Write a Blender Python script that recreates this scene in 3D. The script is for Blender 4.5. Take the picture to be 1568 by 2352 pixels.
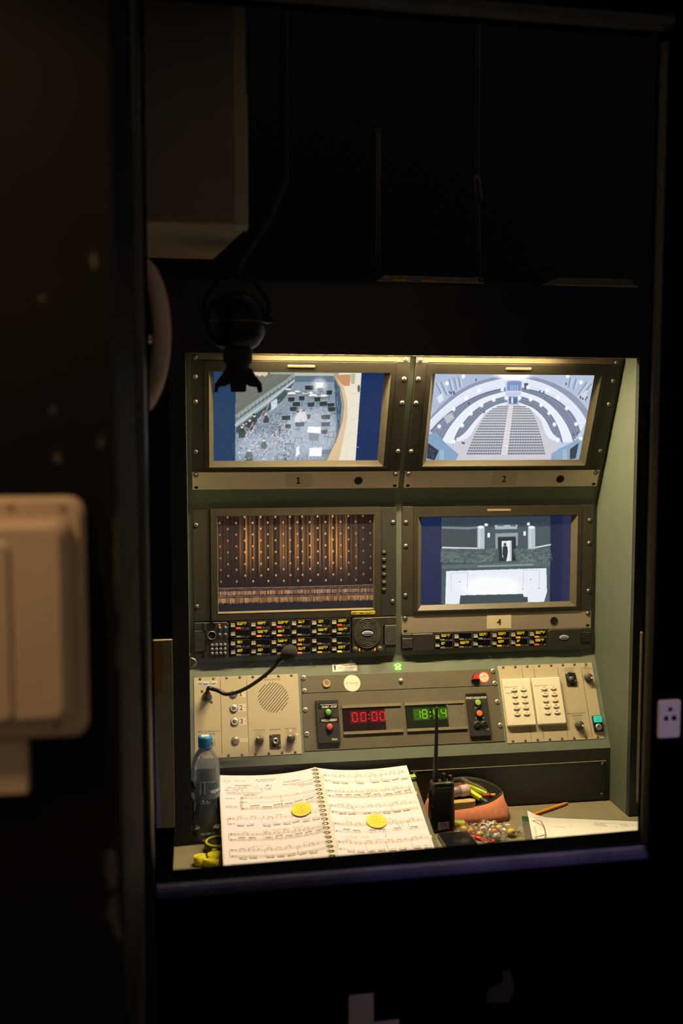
import bpy, bmesh, math, random
import numpy as np
from math import sin, cos, pi, radians, sqrt, atan2
from mathutils import Matrix, Vector

for _o in list(bpy.data.objects):
    bpy.data.objects.remove(_o, do_unlink=True)
SC = bpy.context.scene
COL = SC.collection
random.seed(7)
RNG = np.random.default_rng(11)

# ---------------------------------------------------------------- camera
cam_d = bpy.data.cameras.new('camera')
cam = bpy.data.objects.new('camera', cam_d)
COL.objects.link(cam)
_yaw, _pit, _rol = .1528, .0804, -.0004
_F = Vector((sin(_yaw) * cos(_pit), cos(_yaw) * cos(_pit), -sin(_pit)))
_R0 = Vector((cos(_yaw), -sin(_yaw), 0))
_U0 = _R0.cross(_F)
_R = _R0 * cos(_rol) + _U0 * sin(_rol)
_U = -_R0 * sin(_rol) + _U0 * cos(_rol)
_m = Matrix((_R, _U, -_F)).transposed().to_4x4()
_m.translation = Vector((-.0026, -2.2931, .8882))
cam.matrix_world = _m
cam_d.sensor_fit = 'VERTICAL'
cam_d.sensor_height = 36.0
cam_d.sensor_width = 24.0
cam_d.lens = 34.31
cam_d.clip_start = .02
cam_d.dof.use_dof = True
cam_d.dof.focus_distance = 2.27
cam_d.dof.aperture_fstop = 2.0
SC.camera = cam

# ---------------------------------------------------------------- world, lights, exposure
world = bpy.data.worlds.new('dark_backstage')
SC.world = world
world.use_nodes = True
world.node_tree.nodes['Background'].inputs[0].default_value = (1.0, .78, .56, 1)
world.node_tree.nodes['Background'].inputs[1].default_value = .11
SC.view_settings.view_transform = 'Standard'
SC.view_settings.look = 'None'
SC.view_settings.gamma = 1.0
SC.view_settings.use_curve_mapping = False
SC.view_settings.exposure = 0.0


def spot(name, loc, target, energy, color, size, radius=.05, blend=.5):
    d = bpy.data.lights.new(name, 'SPOT')
    d.energy = energy
    d.color = color
    d.spot_size = radians(size)
    d.spot_blend = blend
    d.shadow_soft_size = radius
    o = bpy.data.objects.new(name, d)
    COL.objects.link(o)
    o.location = loc
    o.rotation_euler = (Vector(target) - Vector(loc)).to_track_quat('-Z', 'Y').to_euler()
    return o


TUBE_STRENGTH = 560.0
TUBE_COLOR = (1.0, .775, .44)
spot('violet_stage_light', (1.9, -2.9, 1.1), (.74, -.82, .30), 36, (.42, .32, 1.0), 24, .08, 1.0)
spot('warm_work_light', (-.55, -1.75, 1.62), (-.17, -1.29, .72), 24, (1.0, .66, .34), 70, .05)


# ---------------------------------------------------------------- helpers
def lin(c):
    return tuple((x / 12.92 if x <= .04045 else ((x + .055) / 1.055) ** 2.4) for x in c)


def rgb(r, g, b):
    return lin((r / 255, g / 255, b / 255))


MATS = {}


def mat(name, color, rough=.5, metal=0.0, noise=.0, nscale=40, bump=0.0, bscale=300, emit=None, estr=0.0,
        spec=.5, coat=0.0, alpha=1.0, trans=0.0, ior=1.45, sheen=0.0):
    if name in MATS:
        return MATS[name]
    m = bpy.data.materials.new(name)
    m.use_nodes = True
    nt = m.node_tree
    b = nt.nodes['Principled BSDF']
    b.inputs['Base Color'].default_value = (*color, 1)
    b.inputs['Roughness'].default_value = rough
    b.inputs['Metallic'].default_value = metal
    b.inputs['Specular IOR Level'].default_value = spec
    b.inputs['IOR'].default_value = ior
    b.inputs['Coat Weight'].default_value = coat
    b.inputs['Alpha'].default_value = alpha
    b.inputs['Transmission Weight'].default_value = trans
    if sheen:
        b.inputs['Sheen Weight'].default_value = sheen
    if emit is not None:
        b.inputs['Emission Color'].default_value = (*emit, 1)
        b.inputs['Emission Strength'].default_value = estr
    if noise > 0 or bump > 0:
        tc = nt.nodes.new('ShaderNodeTexCoord')
    if noise > 0:
        n = nt.nodes.new('ShaderNodeTexNoise')
        n.inputs['Scale'].default_value = nscale
        n.inputs['Detail'].default_value = 6
        nt.links.new(tc.outputs['Object'], n.inputs['Vector'])
        r = nt.nodes.new('ShaderNodeValToRGB')
        r.color_ramp.elements[0].position = .3
        r.color_ramp.elements[1].position = .7
        r.color_ramp.elements[0].color = (*[max(0, c * (1 - noise)) for c in color], 1)
        r.color_ramp.elements[1].color = (*[min(1, c * (1 + noise)) for c in color], 1)
        nt.links.new(n.outputs['Fac'], r.inputs['Fac'])
        nt.links.new(r.outputs['Color'], b.inputs['Base Color'])
    if bump > 0:
        n2 = nt.nodes.new('ShaderNodeTexNoise')
        n2.inputs['Scale'].default_value = bscale
        n2.inputs['Detail'].default_value = 3
        nt.links.new(tc.outputs['Object'], n2.inputs['Vector'])
        bp = nt.nodes.new('ShaderNodeBump')
        bp.inputs['Strength'].default_value = bump
        bp.inputs['Distance'].default_value = .0005
        nt.links.new(n2.outputs['Fac'], bp.inputs['Height'])
        nt.links.new(bp.outputs['Normal'], b.inputs['Normal'])
    MATS[name] = m
    return m


def glow(name, color, strength=1.0, base=(.01, .01, .01), rough=.3):
    return mat(name, base, rough, emit=color, estr=strength)


def attr_mat(name, emission=0.0, rough=.6, noise=0.0):
    """material whose colour comes from the mesh colour attribute 'Col' (flat print)"""
    m = bpy.data.materials.new(name)
    m.use_nodes = True
    nt = m.node_tree
    b = nt.nodes['Principled BSDF']
    a = nt.nodes.new('ShaderNodeAttribute')
    a.attribute_name = 'Col'
    b.inputs['Roughness'].default_value = rough
    if emission > 0:
        b.inputs['Base Color'].default_value = (.012, .012, .014, 1)
        nt.links.new(a.outputs['Color'], b.inputs['Emission Color'])
        b.inputs['Emission Strength'].default_value = emission
    else:
        nt.links.new(a.outputs['Color'], b.inputs['Base Color'])
    return m


MM = .001


class MB:
    """mesh builder in millimetres; several materials by slot index"""

    def __init__(self):
        self.v = []
        self.f = []
        self.s = []
        self.sm = []
        self.slot = 0
        self.smooth = False

    def add(self, vs, fs):
        n = len(self.v)
        self.v += [tuple(p) for p in vs]
        for q in fs:
            self.f.append(tuple(n + i for i in q))
            self.s.append(self.slot)
            self.sm.append(self.smooth)
        return self

    def box(self, x0, x1, y0, y1, z0, z1):
        return self.add([(x0, y0, z0), (x1, y0, z0), (x1, y1, z0), (x0, y1, z0), (x0, y0, z1), (x1, y0, z1), (x1, y1, z1), (x0, y1, z1)],
                        [(0, 3, 2, 1), (4, 5, 6, 7), (0, 1, 5, 4), (1, 2, 6, 5), (2, 3, 7, 6), (3, 0, 4, 7)])

    def loft(self, rings, cap0=True, cap1=True, closed=True):
        n = len(rings[0])
        vs = [p for r in rings for p in r]
        fs = []
        for k in range(len(rings) - 1):
            for i in range(n if closed else n - 1):
                j = (i + 1) % n
                fs.append((k * n + i, k * n + j, (k + 1) * n + j, (k + 1) * n + i))
        if cap0:
            fs.append(tuple(reversed(range(n))))
        if cap1:
            fs.append(tuple((len(rings) - 1) * n + i for i in range(n)))
        return self.add(vs, fs)

    def prism(self, poly, z0, z1, ch=0.0):
        """extrude a ccw outline; ch chamfers the top edge"""
        if ch <= 0:
            return self.loft([[(x, y, z0) for x, y in poly], [(x, y, z1) for x, y in poly]])
        cx = sum(p[0] for p in poly) / len(poly)
        cy = sum(p[1] for p in poly) / len(poly)
        w = max(p[0] for p in poly) - min(p[0] for p in poly)
        h = max(p[1] for p in poly) - min(p[1] for p in poly)
        kx = (w - 2 * ch) / w
        ky = (h - 2 * ch) / h
        top = [(cx + (x - cx) * kx, cy + (y - cy) * ky) for x, y in poly]
        return self.loft([[(x, y, z0) for x, y in poly], [(x, y, z1 - ch) for x, y in poly], [(x, y, z1) for x, y in top]])

    def rbox(self, x0, x1, y0, y1, z0, z1, r=1.0, ch=.5, seg=3):
        return self.prism(rrect(x0, x1, y0, y1, r, seg), z0, z1, ch)

    def cyl(self, cx, cy, z0, z1, r0, r1=None, seg=20, cap0=True, cap1=True):
        r1 = r0 if r1 is None else r1
        return self.loft([circ(cx, cy, z0, r0, seg), circ(cx, cy, z1, r1, seg)], cap0, cap1)

    def lathe(self, cx, cy, prof, seg=20, cap0=True, cap1=True, sx=1, sy=1):
        return self.loft([[(cx + r * sx * cos(2 * pi * i / seg), cy + r * sy * sin(2 * pi * i / seg), z) for i in range(seg)] for r, z in prof], cap0, cap1)

    def ring(self, cx, cy, z0, z1, ri, ro, seg=24):
        a = circ(cx, cy, z0, ro, seg)
        b = circ(cx, cy, z1, ro, seg)
        c = circ(cx, cy, z1, ri, seg)
        d = circ(cx, cy, z0, ri, seg)
        return self.loft([a, b, c, d, a], False, False)

    def frame(self, o, i, zo0, zo1, zi1=None, zi0=None):
        """rectangular ring; o and i are (x0,x1,y0,y1); front face slopes from zo1 to zi1"""
        zi1 = zo1 if zi1 is None else zi1
        zi0 = zo0 if zi0 is None else zi0

        def q(r, z):
            return [(r[0], r[2], z), (r[1], r[2], z), (r[1], r[3], z), (r[0], r[3], z)]
        return self.loft([q(o, zo0), q(o, zo1), q(i, zi1), q(i, zi0), q(o, zo0)], False, False)

    def tube(self, path, r, seg=8, cap=True):
        path = [Vector(p) for p in path]
        n = len(path)
        rr = r if hasattr(r, '__len__') else [r] * n
        rings = []
        ref = None
        for k in range(n):
            t = (path[min(k + 1, n - 1)] - path[max(k - 1, 0)]).normalized()
            if ref is None:
                ref = Vector((0, 0, 1)) if abs(t.z) < .9 else Vector((1, 0, 0))
            a = (ref - t * ref.dot(t)).normalized()
            b = t.cross(a)
            ref = a
            rings.append([tuple(path[k] + (a * cos(2 * pi * i / seg) + b * sin(2 * pi * i / seg)) * rr[k]) for i in range(seg)])
        return self.loft(rings, cap, cap)

    def ell(self, c, r, seg=14, rings=8):
        pr = []
        for k in range(rings + 1):
            a = -pi / 2 + pi * k / rings
            pr.append([(c[0] + r[0] * max(cos(a), .02) * cos(2 * pi * i / seg), c[1] + r[1] * max(cos(a), .02) * sin(2 * pi * i / seg), c[2] + r[2] * sin(a)) for i in range(seg)])
        return self.loft(pr)

    def xf(self, M, start=0):
        for i in range(start, len(self.v)):
            p = M @ Vector(self.v[i])
            self.v[i] = (p.x, p.y, p.z)
        return self

    def mesh(self, name, mats):
        me = bpy.data.meshes.new(name)
        me.from_pydata([(x * MM, y * MM, z * MM) for x, y, z in self.v], [], self.f)
        ml = mats if isinstance(mats, (list, tuple)) else [mats]
        for m in ml:
            me.materials.append(m)
        me.polygons.foreach_set('material_index', self.s)
        me.polygons.foreach_set('use_smooth', self.sm)
        me.update()
        return me

    def build(self, name, mats, parent=None, label=None, kind=None):
        return put(name, self.mesh(name, mats), parent, label, kind)


def circ(cx, cy, z, r, seg=20):
    return [(cx + r * cos(2 * pi * i / seg), cy + r * sin(2 * pi * i / seg), z) for i in range(seg)]


def rrect(x0, x1, y0, y1, r, seg=3):
    out = []
    for cx, cy, a0 in ((x1 - r, y0 + r, -pi / 2), (x1 - r, y1 - r, 0), (x0 + r, y1 - r, pi / 2), (x0 + r, y0 + r, pi)):
        for k in range(seg + 1):
            a = a0 + pi / 2 * k / seg
            out.append((cx + r * cos(a), cy + r * sin(a)))
    return out


def put(name, mesh, parent=None, label=None, kind=None, loc=None):
    o = bpy.data.objects.new(name, mesh)
    COL.objects.link(o)
    if parent is not None:
        o.parent = parent
    if label:
        o['label'] = label
    if kind:
        o['kind'] = kind
    if loc is not None:
        o.location = [c * MM for c in loc]
    return o


def thing(name, label, cat, M=None, group=None):
    o = bpy.data.objects.new(name, None)
    o.empty_display_size = .02
    COL.objects.link(o)
    if M is not None:
        o.matrix_world = M
    o['label'] = label
    o['category'] = cat
    if group:
        o['group'] = group
    return o


def tag(o, label, cat, group=None):
    o['label'] = label
    o['category'] = cat
    if group:
        o['group'] = group
    return o


def struct(o):
    o['kind'] = 'structure'
    return o


# panel frames: local x = right, y = up along the panel, z = out of the panel
AU, BL = .3895, .4661


def frame_mat(origin, v, x=0, y=0, z=0):
    X = Vector((1, 0, 0))
    V = Vector(v).normalized()
    N = X.cross(V)
    m = Matrix((X, V, N)).transposed().to_4x4()
    m.translation = Vector(origin)
    return m @ Matrix.Translation((x * MM, y * MM, z * MM))


def FU(x, y, z=0):
    return frame_mat((0, -.0171, .7616), (0, -sin(AU), cos(AU)), x, y, z)


def FM(x, y, z=0):
    return frame_mat((0, 0, 0), (0, 0, 1), x, y, z)


def FL(x, y, z=0):
    return frame_mat((0, -.0171 - .1823 * sin(BL), .3149 - .1823 * cos(BL)), (0, sin(BL), cos(BL)), x, y, z)


def FB(x, y, z=0):
    return frame_mat((0, -.112, 0), (0, 0, 1), x, y, z)


def FD(x, y, z=0, rot=0):
    """desk frame: x right, y away, z up (mm)"""
    return Matrix.Translation((x * MM, y * MM, z * MM)) @ Matrix.Rotation(radians(rot), 4, 'Z')


# ---- lettering
_TXT = {}


def text_geo(s):
    if s in _TXT:
        return _TXT[s]
    if s == '1':  # figure one with flag and foot
        q = [(.18, .06), (.30, .06), (.30, .72), (.18, .72), (.02, .60), (.02, .50), (.18, .60), (.02, 0), (.46, 0), (.46, .07), (.02, .07)]
        _TXT[s] = (q, [(0, 1, 2, 3), (3, 4, 5, 6), (7, 8, 9, 10)], .48)
        return _TXT[s]
    c = bpy.data.curves.new('lettering', 'FONT')
    c.body = s
    c.resolution_u = 2
    o = bpy.data.objects.new('lettering', c)
    COL.objects.link(o)
    dg = bpy.context.evaluated_depsgraph_get()
    me = bpy.data.meshes.new_from_object(o.evaluated_get(dg))
    vs = [(v.co.x, v.co.y) for v in me.vertices]
    fs = [tuple(p.vertices) for p in me.polygons]
    bpy.data.objects.remove(o, do_unlink=True)
    bpy.data.curves.remove(c)
    bpy.data.meshes.remove(me)
    x0 = min(v[0] for v in vs)
    x1 = max(v[0] for v in vs)
    _TXT[s] = ([(x - x0, y) for x, y in vs], fs, x1 - x0)
    return _TXT[s]


def text(mb, s, x, y, h, z=.15, align='c', width=None, bold=0.0, rot=0.0, fn=None, slant=0.0):
    """cap height h mm, baseline y; drawn into mb as flat faces"""
    vs, fs, w = text_geo(s)
    k = h / .72
    kx = k if width is None else width / w
    ox = -w * kx / 2 if align == 'c' else (-w * kx if align == 'r' else 0)
    cr, sr = cos(rot), sin(rot)
    offs = [(0, 0)] if bold <= 0 else [(-bold, 0), (bold, 0), (0, bold), (0, -bold)]
    for n, (bx, by) in enumerate(offs):
        pts = []
        for px, py in vs:
            a = px * kx + ox + bx + slant * py * k
            b = py * k + by
            X, Y = x + a * cr - b * sr, y + a * sr + b * cr
            pts.append(fn(X, Y, z + n * .004) if fn else (X, Y, z + n * .004))
        mb.add(pts, fs)
    return mb


# ---- a small raster canvas for the flat pictures on screens and pages
class Canvas:
    def __init__(self, x0, y0, x1, y1, s, bg):
        self.x0, self.y0, self.s = x0, y0, s
        self.w, self.h = int((x1 - x0) * s), int((y1 - y0) * s)
        self.a = np.zeros((self.h, self.w, 3), np.float32)
        self.a[:] = np.array(bg, np.float32) / 255

    def _win(self, xa, ya, xb, yb):
        i0, i1 = max(0, int((xa - self.x0) * self.s) - 1), min(self.w, int((xb - self.x0) * self.s) + 2)
        j0, j1 = max(0, int((ya - self.y0) * self.s) - 1), min(self.h, int((yb - self.y0) * self.s) + 2)
        if i1 <= i0 or j1 <= j0:
            return None
        xs = (np.arange(i0, i1) + .5) / self.s + self.x0
        ys = (np.arange(j0, j1) + .5) / self.s + self.y0
        return (slice(j0, j1), slice(i0, i1)), xs[None, :], ys[:, None]

    def _mix(self, sl, m, c, al):
        m = (m * al)[..., None]
        self.a[sl] = self.a[sl] * (1 - m) + (np.array(c, np.float32) / 255) * m

    def poly(self, pts, c, al=1.0):
        xs = [p[0] for p in pts]
        ys = [p[1] for p in pts]
        w = self._win(min(xs), min(ys), max(xs), max(ys))
        if not w:
            return
        sl, X, Y = w
        m = np.zeros((Y.shape[0], X.shape[1]), bool)
        n = len(pts)
        for i in range(n):
            xa, ya = pts[i]
            xb, yb = pts[(i + 1) % n]
            if ya == yb:
                continue
            cnd = (Y > min(ya, yb)) & (Y <= max(ya, yb))
            m ^= cnd & (X < (Y - ya) * (xb - xa) / (yb - ya) + xa)
        self._mix(sl, m.astype(np.float32), c, al)

    def line(self, pts, wd, c, al=1.0):
        for (xa, ya), (xb, yb) in zip(pts[:-1], pts[1:]):
            w = self._win(min(xa, xb) - wd, min(ya, yb) - wd, max(xa, xb) + wd, max(ya, yb) + wd)
            if not w:
                continue
            sl, X, Y = w
            dx, dy = xb - xa, yb - ya
            L = dx * dx + dy * dy + 1e-9
            t = np.clip(((X - xa) * dx + (Y - ya) * dy) / L, 0, 1)
            d = np.sqrt((X - xa - t * dx) ** 2 + (Y - ya - t * dy) ** 2)
            self._mix(sl, np.clip((wd / 2 - d) * self.s + .5, 0, 1), c, al)

    def ell(self, cx, cy, rx, ry, c, al=1.0, soft=0.0, rot=0.0):
        R = max(rx, ry) * (1 + soft)
        w = self._win(cx - R, cy - R, cx + R, cy + R)
        if not w:
            return
        sl, X, Y = w
        dx, dy = X - cx, Y - cy
        if rot:
            dx, dy = dx * cos(rot) + dy * sin(rot), -dx * sin(rot) + dy * cos(rot)
        d = np.sqrt((dx / rx) ** 2 + (dy / ry) ** 2)
        if soft:
            m = np.clip((1 + soft - d) / soft, 0, 1) ** 2
        else:
            m = np.clip((1 - d) * min(rx, ry) * self.s + .5, 0, 1)
        self._mix(sl, m, c, al)

    def noise(self, amp, mask=None):
        n = RNG.normal(0, amp / 255, self.a.shape[:2])[..., None]
        self.a = np.clip(self.a + n, 0, 1).astype(np.float32)

    def sample(self, X, Y):
        u = np.clip((X - self.x0) * self.s - .5, 0, self.w - 1.001)
        v = np.clip((Y - self.y0) * self.s - .5, 0, self.h - 1.001)
        i, j = u.astype(int), v.astype(int)
        fu, fv = (u - i)[..., None], (v - j)[..., None]
        a = self.a
        i1, j1 = np.minimum(i + 1, self.w - 1), np.minimum(j + 1, self.h - 1)
        return (a[j, i] * (1 - fu) + a[j, i1] * fu) * (1 - fv) + (a[j1, i] * (1 - fu) + a[j1, i1] * fu) * fv


def homography(src, dst):
    A = []
    b = []
    for (x, y), (u, v) in zip(src, dst):
        A.append([x, y, 1, 0, 0, 0, -u * x, -u * y])
        A.append([0, 0, 0, x, y, 1, -v * x, -v * y])
        b += [u, v]
    h = np.linalg.solve(np.array(A, float), np.array(b, float))
    return np.append(h, 1).reshape(3, 3)


def picture_mesh(name, W, H, nx, ny, material, canvas, quad, shape=None):
    """grid of W x H mm carrying the canvas; quad = canvas coordinates of its TL, TR, BR, BL corners"""
    Hm = homography([(0, 0), (1, 0), (1, 1), (0, 1)], quad)
    u, v = np.meshgrid(np.linspace(0, 1, nx), np.linspace(0, 1, ny))
    d = Hm[2, 0] * u + Hm[2, 1] * v + Hm[2, 2]
    X = (Hm[0, 0] * u + Hm[0, 1] * v + Hm[0, 2]) / d
    Y = (Hm[1, 0] * u + Hm[1, 1] * v + Hm[1, 2]) / d
    c = canvas.sample(X, Y)
    c = np.where(c <= .04045, c / 12.92, ((c + .055) / 1.055) ** 2.4)
    px, py = u * W, (1 - v) * H
    pz = np.zeros_like(px)
    if shape is not None:
        px, py, pz = shape(px, py)
    co = np.stack([px, py, pz], -1).reshape(-1, 3) * MM
    me = bpy.data.meshes.new(name)
    nf = (nx - 1) * (ny - 1)
    idx = np.arange(nx * ny).reshape(ny, nx)
    q = np.stack([idx[1:, :-1], idx[1:, 1:], idx[:-1, 1:], idx[:-1, :-1]], -1).reshape(-1, 4)
    me.vertices.add(nx * ny)
    me.vertices.foreach_set('co', co.ravel())
    me.loops.add(nf * 4)
    me.loops.foreach_set('vertex_index', q.ravel().astype(np.int32))
    me.polygons.add(nf)
    me.polygons.foreach_set('loop_start', np.arange(0, nf * 4, 4, dtype=np.int32))
    me.polygons.foreach_set('loop_total', np.full(nf, 4, np.int32))
    me.polygons.foreach_set('use_smooth', np.ones(nf, bool))
    me.update(calc_edges=True)
    at = me.color_attributes.new('Col', 'FLOAT_COLOR', 'POINT')
    rgba = np.ones((nx * ny, 4), np.float32)
    rgba[:, :3] = c.reshape(-1, 3)
    at.data.foreach_set('color', rgba.ravel())
    me.materials.append(material)
    return me


# ---------------------------------------------------------------- shared materials
GREEN = mat('grey_green_paint', (.150, .180, .132), .55, noise=.05, nscale=25, bump=.25, bscale=900)
GREEN_UNLIT = mat('green_paint_unlit', (.020, .023, .019), .5, noise=.15, nscale=30, bump=.2, bscale=700)  # green darkened for the unlit posts; shade put into the colour
DESKM = mat('worktop_paint', (.195, .172, .104), .6, noise=.08, nscale=30, bump=.3, bscale=800)
BLACKP = mat('black_wall_paint', (.0013, .0012, .0013), .9, noise=.2, nscale=12, spec=0.0)
BEIGE = mat('beige_faceplate', (.47, .41, .27), .42, noise=.03, nscale=15, bump=.12, bscale=1200)
SILVER = mat('silver_faceplate', (.50, .435, .33), .45, metal=.5, noise=.03, nscale=12, bump=.15, bscale=1500)
BEZEL = mat('olive_grey_bezel', (.027, .024, .016), .42, noise=.06, nscale=30, bump=.2, bscale=1500)
EAR = mat('rack_ear_paint', (.030, .026, .018), .5, noise=.06, nscale=30, bump=.2, bscale=1500)
BLACKPANEL = mat('black_brown_panel', (.108, .099, .064), .5, noise=.06, nscale=30, bump=.3, bscale=1500)
DARKBOX = mat('charcoal_plastic', (.030, .029, .024), .38, noise=.05, nscale=40)
BLACK = mat('black_plastic', (.010, .010, .010), .35)
BLACKM = mat('matte_black', (.006, .006, .006), .7)
CHROME = mat('screw_steel', (.62, .58, .50), .28, metal=.9)
CHROMED = mat('dull_steel', (.30, .28, .24), .4, metal=.8)
INK = mat('black_print', (.02, .018, .015), .6)
WHITEINK = mat('white_print', (.75, .72, .62), .6)
CREAM = mat('cream_plastic', (.80, .74, .56), .4, noise=.01, nscale=20)
PAPER = mat('white_paper', (.80, .79, .74), .7)
STICKER = mat('pale_sticker', (.66, .60, .46), .55)
# ================================================================ the setting
TWALL = Matrix(((.99968, -.0251, 0, -.067), (.0251, .99968, 0, -.839), (0, 0, 1, 0), (0, 0, 0, 1)))
NOSE = mat('worn_edge_violet_light', (.055, .050, .14), .6, spec=.2, noise=.4, nscale=9, bump=.2, bscale=60)  # worn edge, with violet light put into its bluish colour
JAMB = mat('jamb_rubber', (.10, .085, .06), .6)
POSTM = mat('dark_blue_post', (.016, .018, .022), .35, noise=.2, nscale=14)
PILLAR = mat('brown_black_wall', (.0060, .0048, .0032), .8, spec=.1, noise=.25, nscale=6, bump=.3, bscale=60)

o = MB().box(-2200, 2600, -2600, 900, -800, -750).build('floor', mat('stage_floor', (.012, .011, .010), .7, noise=.2, nscale=6))
struct(o)
o = MB().box(-2200, 2600, 880, 920, -750, 2900).build('wall_back', mat('black_backing', (.004, .004, .004), .9))
struct(o)
w = MB()
w.box(-150, 5, 0, 75, -750, 2500)
w.box(812, 1700, 0, 48, -750, 2500)
w.box(5, 812, 0, 75, -750, 165)
w.box(5, 812, 0, 75, 1530, 2500)
o = w.build('wall_front', BLACKP)
o.matrix_world = TWALL
struct(o)
# sill board with a worn rounded nose
w = MB()
w.prism([(5, 22), (812, 22), (812, 48.5), (880, 48.5), (880, 79), (812, 78), (5, 64)], 165, 199)
o = w.build('trim_1', BLACKP)
o.matrix_world = TWALL
struct(o)
w = MB()
prof = [(22, 178)] + [(12 + 14 * (1 - cos(a)) * .5 - 8 * sin(a), 178 + 21 * (1 - cos(a)) / 2) for a in np.linspace(0, pi, 7)] + [(26, 199.5), (26, 178)]
w.loft([[(x, py, pz) for py, pz in prof] for x in (-4, 400, 812)])
o = w.build('sill_nose', NOSE, parent=bpy.data.objects['trim_1'], label='worn rounded front edge with violet light in its colour')
# lintel edge, rounded post, jamb ribs
w = MB()
w.loft([[(x, py, pz) for py, pz in ((0, 1517), (-6, 1520), (-8, 1530), (20, 1530), (20, 1517))] for x in (5, 812)])
o = w.build('trim_2', mat('lintel_edge', (.014, .011, .009), .6, noise=.2, nscale=12))
o.matrix_world = TWALL
struct(o)
w = MB()
w.smooth = True
w.cyl(-18, -9, -750, 2500, 20, seg=28)
o = w.build('trim_3', POSTM)
o.matrix_world = TWALL
struct(o)
w = MB()
w.box(811.5, 812, 0, 48, 203, 1517)
o = w.build('trim_4', BLACKP)
o.matrix_world = TWALL
struct(o)
for yy, zb in ((19, 206),):
    r = MB()
    r.smooth = True
    r.loft([[(812 - 9 * sin(a), yy - 9 * cos(a), z) for a in np.linspace(0, pi, 9)] for z in (zb, 1500)], closed=False)
    r.build('jamb_rib', JAMB, parent=o, label='soft rounded rib running up the jamb')
# near pillar at the left
w = MB()
w.box(-1100, -78, -1270, -866, -750, 2500)
o = w.build('wall_left', PILLAR)
struct(o)
CHIP = mat('bare_plaster', (.038, .031, .027), .8, noise=.2, nscale=60)
# flaked paint on the pillar corner: irregular thin scabs
for pts, yf in ((((-100, 1063), (-96, 1070), (-93, 1060), (-95, 1052), (-99, 1056)), -1270),
                (((-96, 880), (-92, 886), (-90, 876), (-94, 872)), -1270),
                (((-143, 913), (-138, 917), (-136, 910), (-141, 907)), -1270),
                (((-141, 866), (-134, 870), (-132, 860), (-138, 858)), -1270),
                (((-151, 1024), (-146, 1027), (-144, 1021), (-148, 1019)), -1270),
                (((-81, 800), (-78.2, 812), (-78.2, 700), (-80, 705), (-82, 745)), -1270),
                (((-81, 660), (-78.2, 690), (-78.2, 640), (-80, 645)), -1270),
                (((-96, 447), (-88, 452), (-84, 430), (-86, 412), (-92, 405), (-97, 425)), -1270),
                (((-92, 398), (-86, 400), (-84, 372), (-80, 350), (-86, 352), (-92, 372), (-97, 378)), -1270)):
    c = MB()
    c.loft([[(x, yf, z) for x, z in pts], [(x, yf - .6, z) for x, z in pts]])
    c.build('paint_flake', CHIP, parent=o)

# ================================================================ console cabinet
cab = thing('console_cabinet', 'grey-green steel control console cabinet with sloped panels and dark overhanging fascia', 'console', FD(480, -100))
_ci = cab.matrix_world.inverted()


def cabpart(name, mb, m, label=None):
    o = mb.build(name, m)
    o.parent = cab
    o.matrix_parent_inverse = _ci
    if label:
        o['label'] = label
    return o


def sheet(pts, x0, x1, th, nrm):
    """a folded sheet: pts = (y, z) polyline, thickness th along nrm"""
    b = MB()
    for (ya, za), (yb, zb) in zip(pts[:-1], pts[1:]):
        b.loft([[(x, ya, za), (x, yb, zb), (x, yb + nrm[0] * th, zb + nrm[1] * th), (x, ya + nrm[0] * th, za + nrm[1] * th)] for x in (x0, x1)])
    return b


XL, XR = -11.2, 991
# lower sloped panel, middle vertical panel, upper leaning panel
cabpart('lower_panel', sheet([(-111.5, 130), (0, 349)], XL, XR, 4, (.89, -.45)), GREEN)
cabpart('middle_panel', sheet([(0, 349), (0, 720)], XL, XR, 4, (1, 0)), GREEN)
cabpart('upper_panel', sheet([(0, 720), (-146, 1078)], XL, XR, 4, (.92, .38)), GREEN)
cabpart('lower_face', sheet([(-112, 0), (-112, 130)], XL, XR, 4, (1, 0)), mat('lower_face_paint', (.030, .030, .022), .55, noise=.1, nscale=30, bump=.2, bscale=900), 'dark vertical face above the worktop')
for s, xa, xb in ((0, -29, -11.2), (1, 991, 1009)):
    b = MB()
    b.box(xa, xb, -204, 60, 0, 1205)
    cabpart('side_panel', b, mat('side_green_shaded', (.082, .098, .068), .55, noise=.05, nscale=25, bump=.25, bscale=900))  # cabinet green darkened so the dimmer light sits in the colour
for xa, xb in ((-46, -11.2), (991, 1024)):
    b = MB()
    b.prism([(xa, -218), (xb, -218), (xb, -203), (xa, -203)], 0, 1056)
    cabpart('post', b, GREEN_UNLIT, 'front post coloured dark as unlit')
b = MB()
b.box(-46, 1024, -218, -200, 1056, 1205)
cabpart('fascia', b, mat('fascia_paint', (.030, .027, .021), .5, noise=.15, nscale=30, bump=.25, bscale=500), 'dark fascia board above the screens')
b = MB()
b.box(-46, 1024, -218, 420, 1205, 1211)
cabpart('top_board', b, mat('top_board_paint', (.012, .011, .010), .6), 'dark top board')
b = MB()
b.smooth = True
b.loft([[(1015 - 8 * cos(a), -217.5 - 8 * sin(a), z) for a in np.linspace(0, pi, 9)] for z in (34, 40, 430, 436)], closed=False)
cabpart('lit_post_edge', b, mat('lit_post_edge', (.075, .065, .042), .5), 'pale bead standing for the lit edge of the right post')  # bead added low on the post, pale where its edge looks lit
# latch hooks on the left side panel
b = MB()
b.smooth = True
b.tube([(-11, -170, 398), (-6, -172, 399), (0, -173, 396), (3, -173, 390), (0, -173, 384), (-5, -172, 382), (-9, -171, 380)], 2.4, 8)
b.smooth = False
b.box(-11.2, -9, -178, -164, 374, 408)
cabpart('latch', b, CHROMED, 'small steel hook latch')

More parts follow.
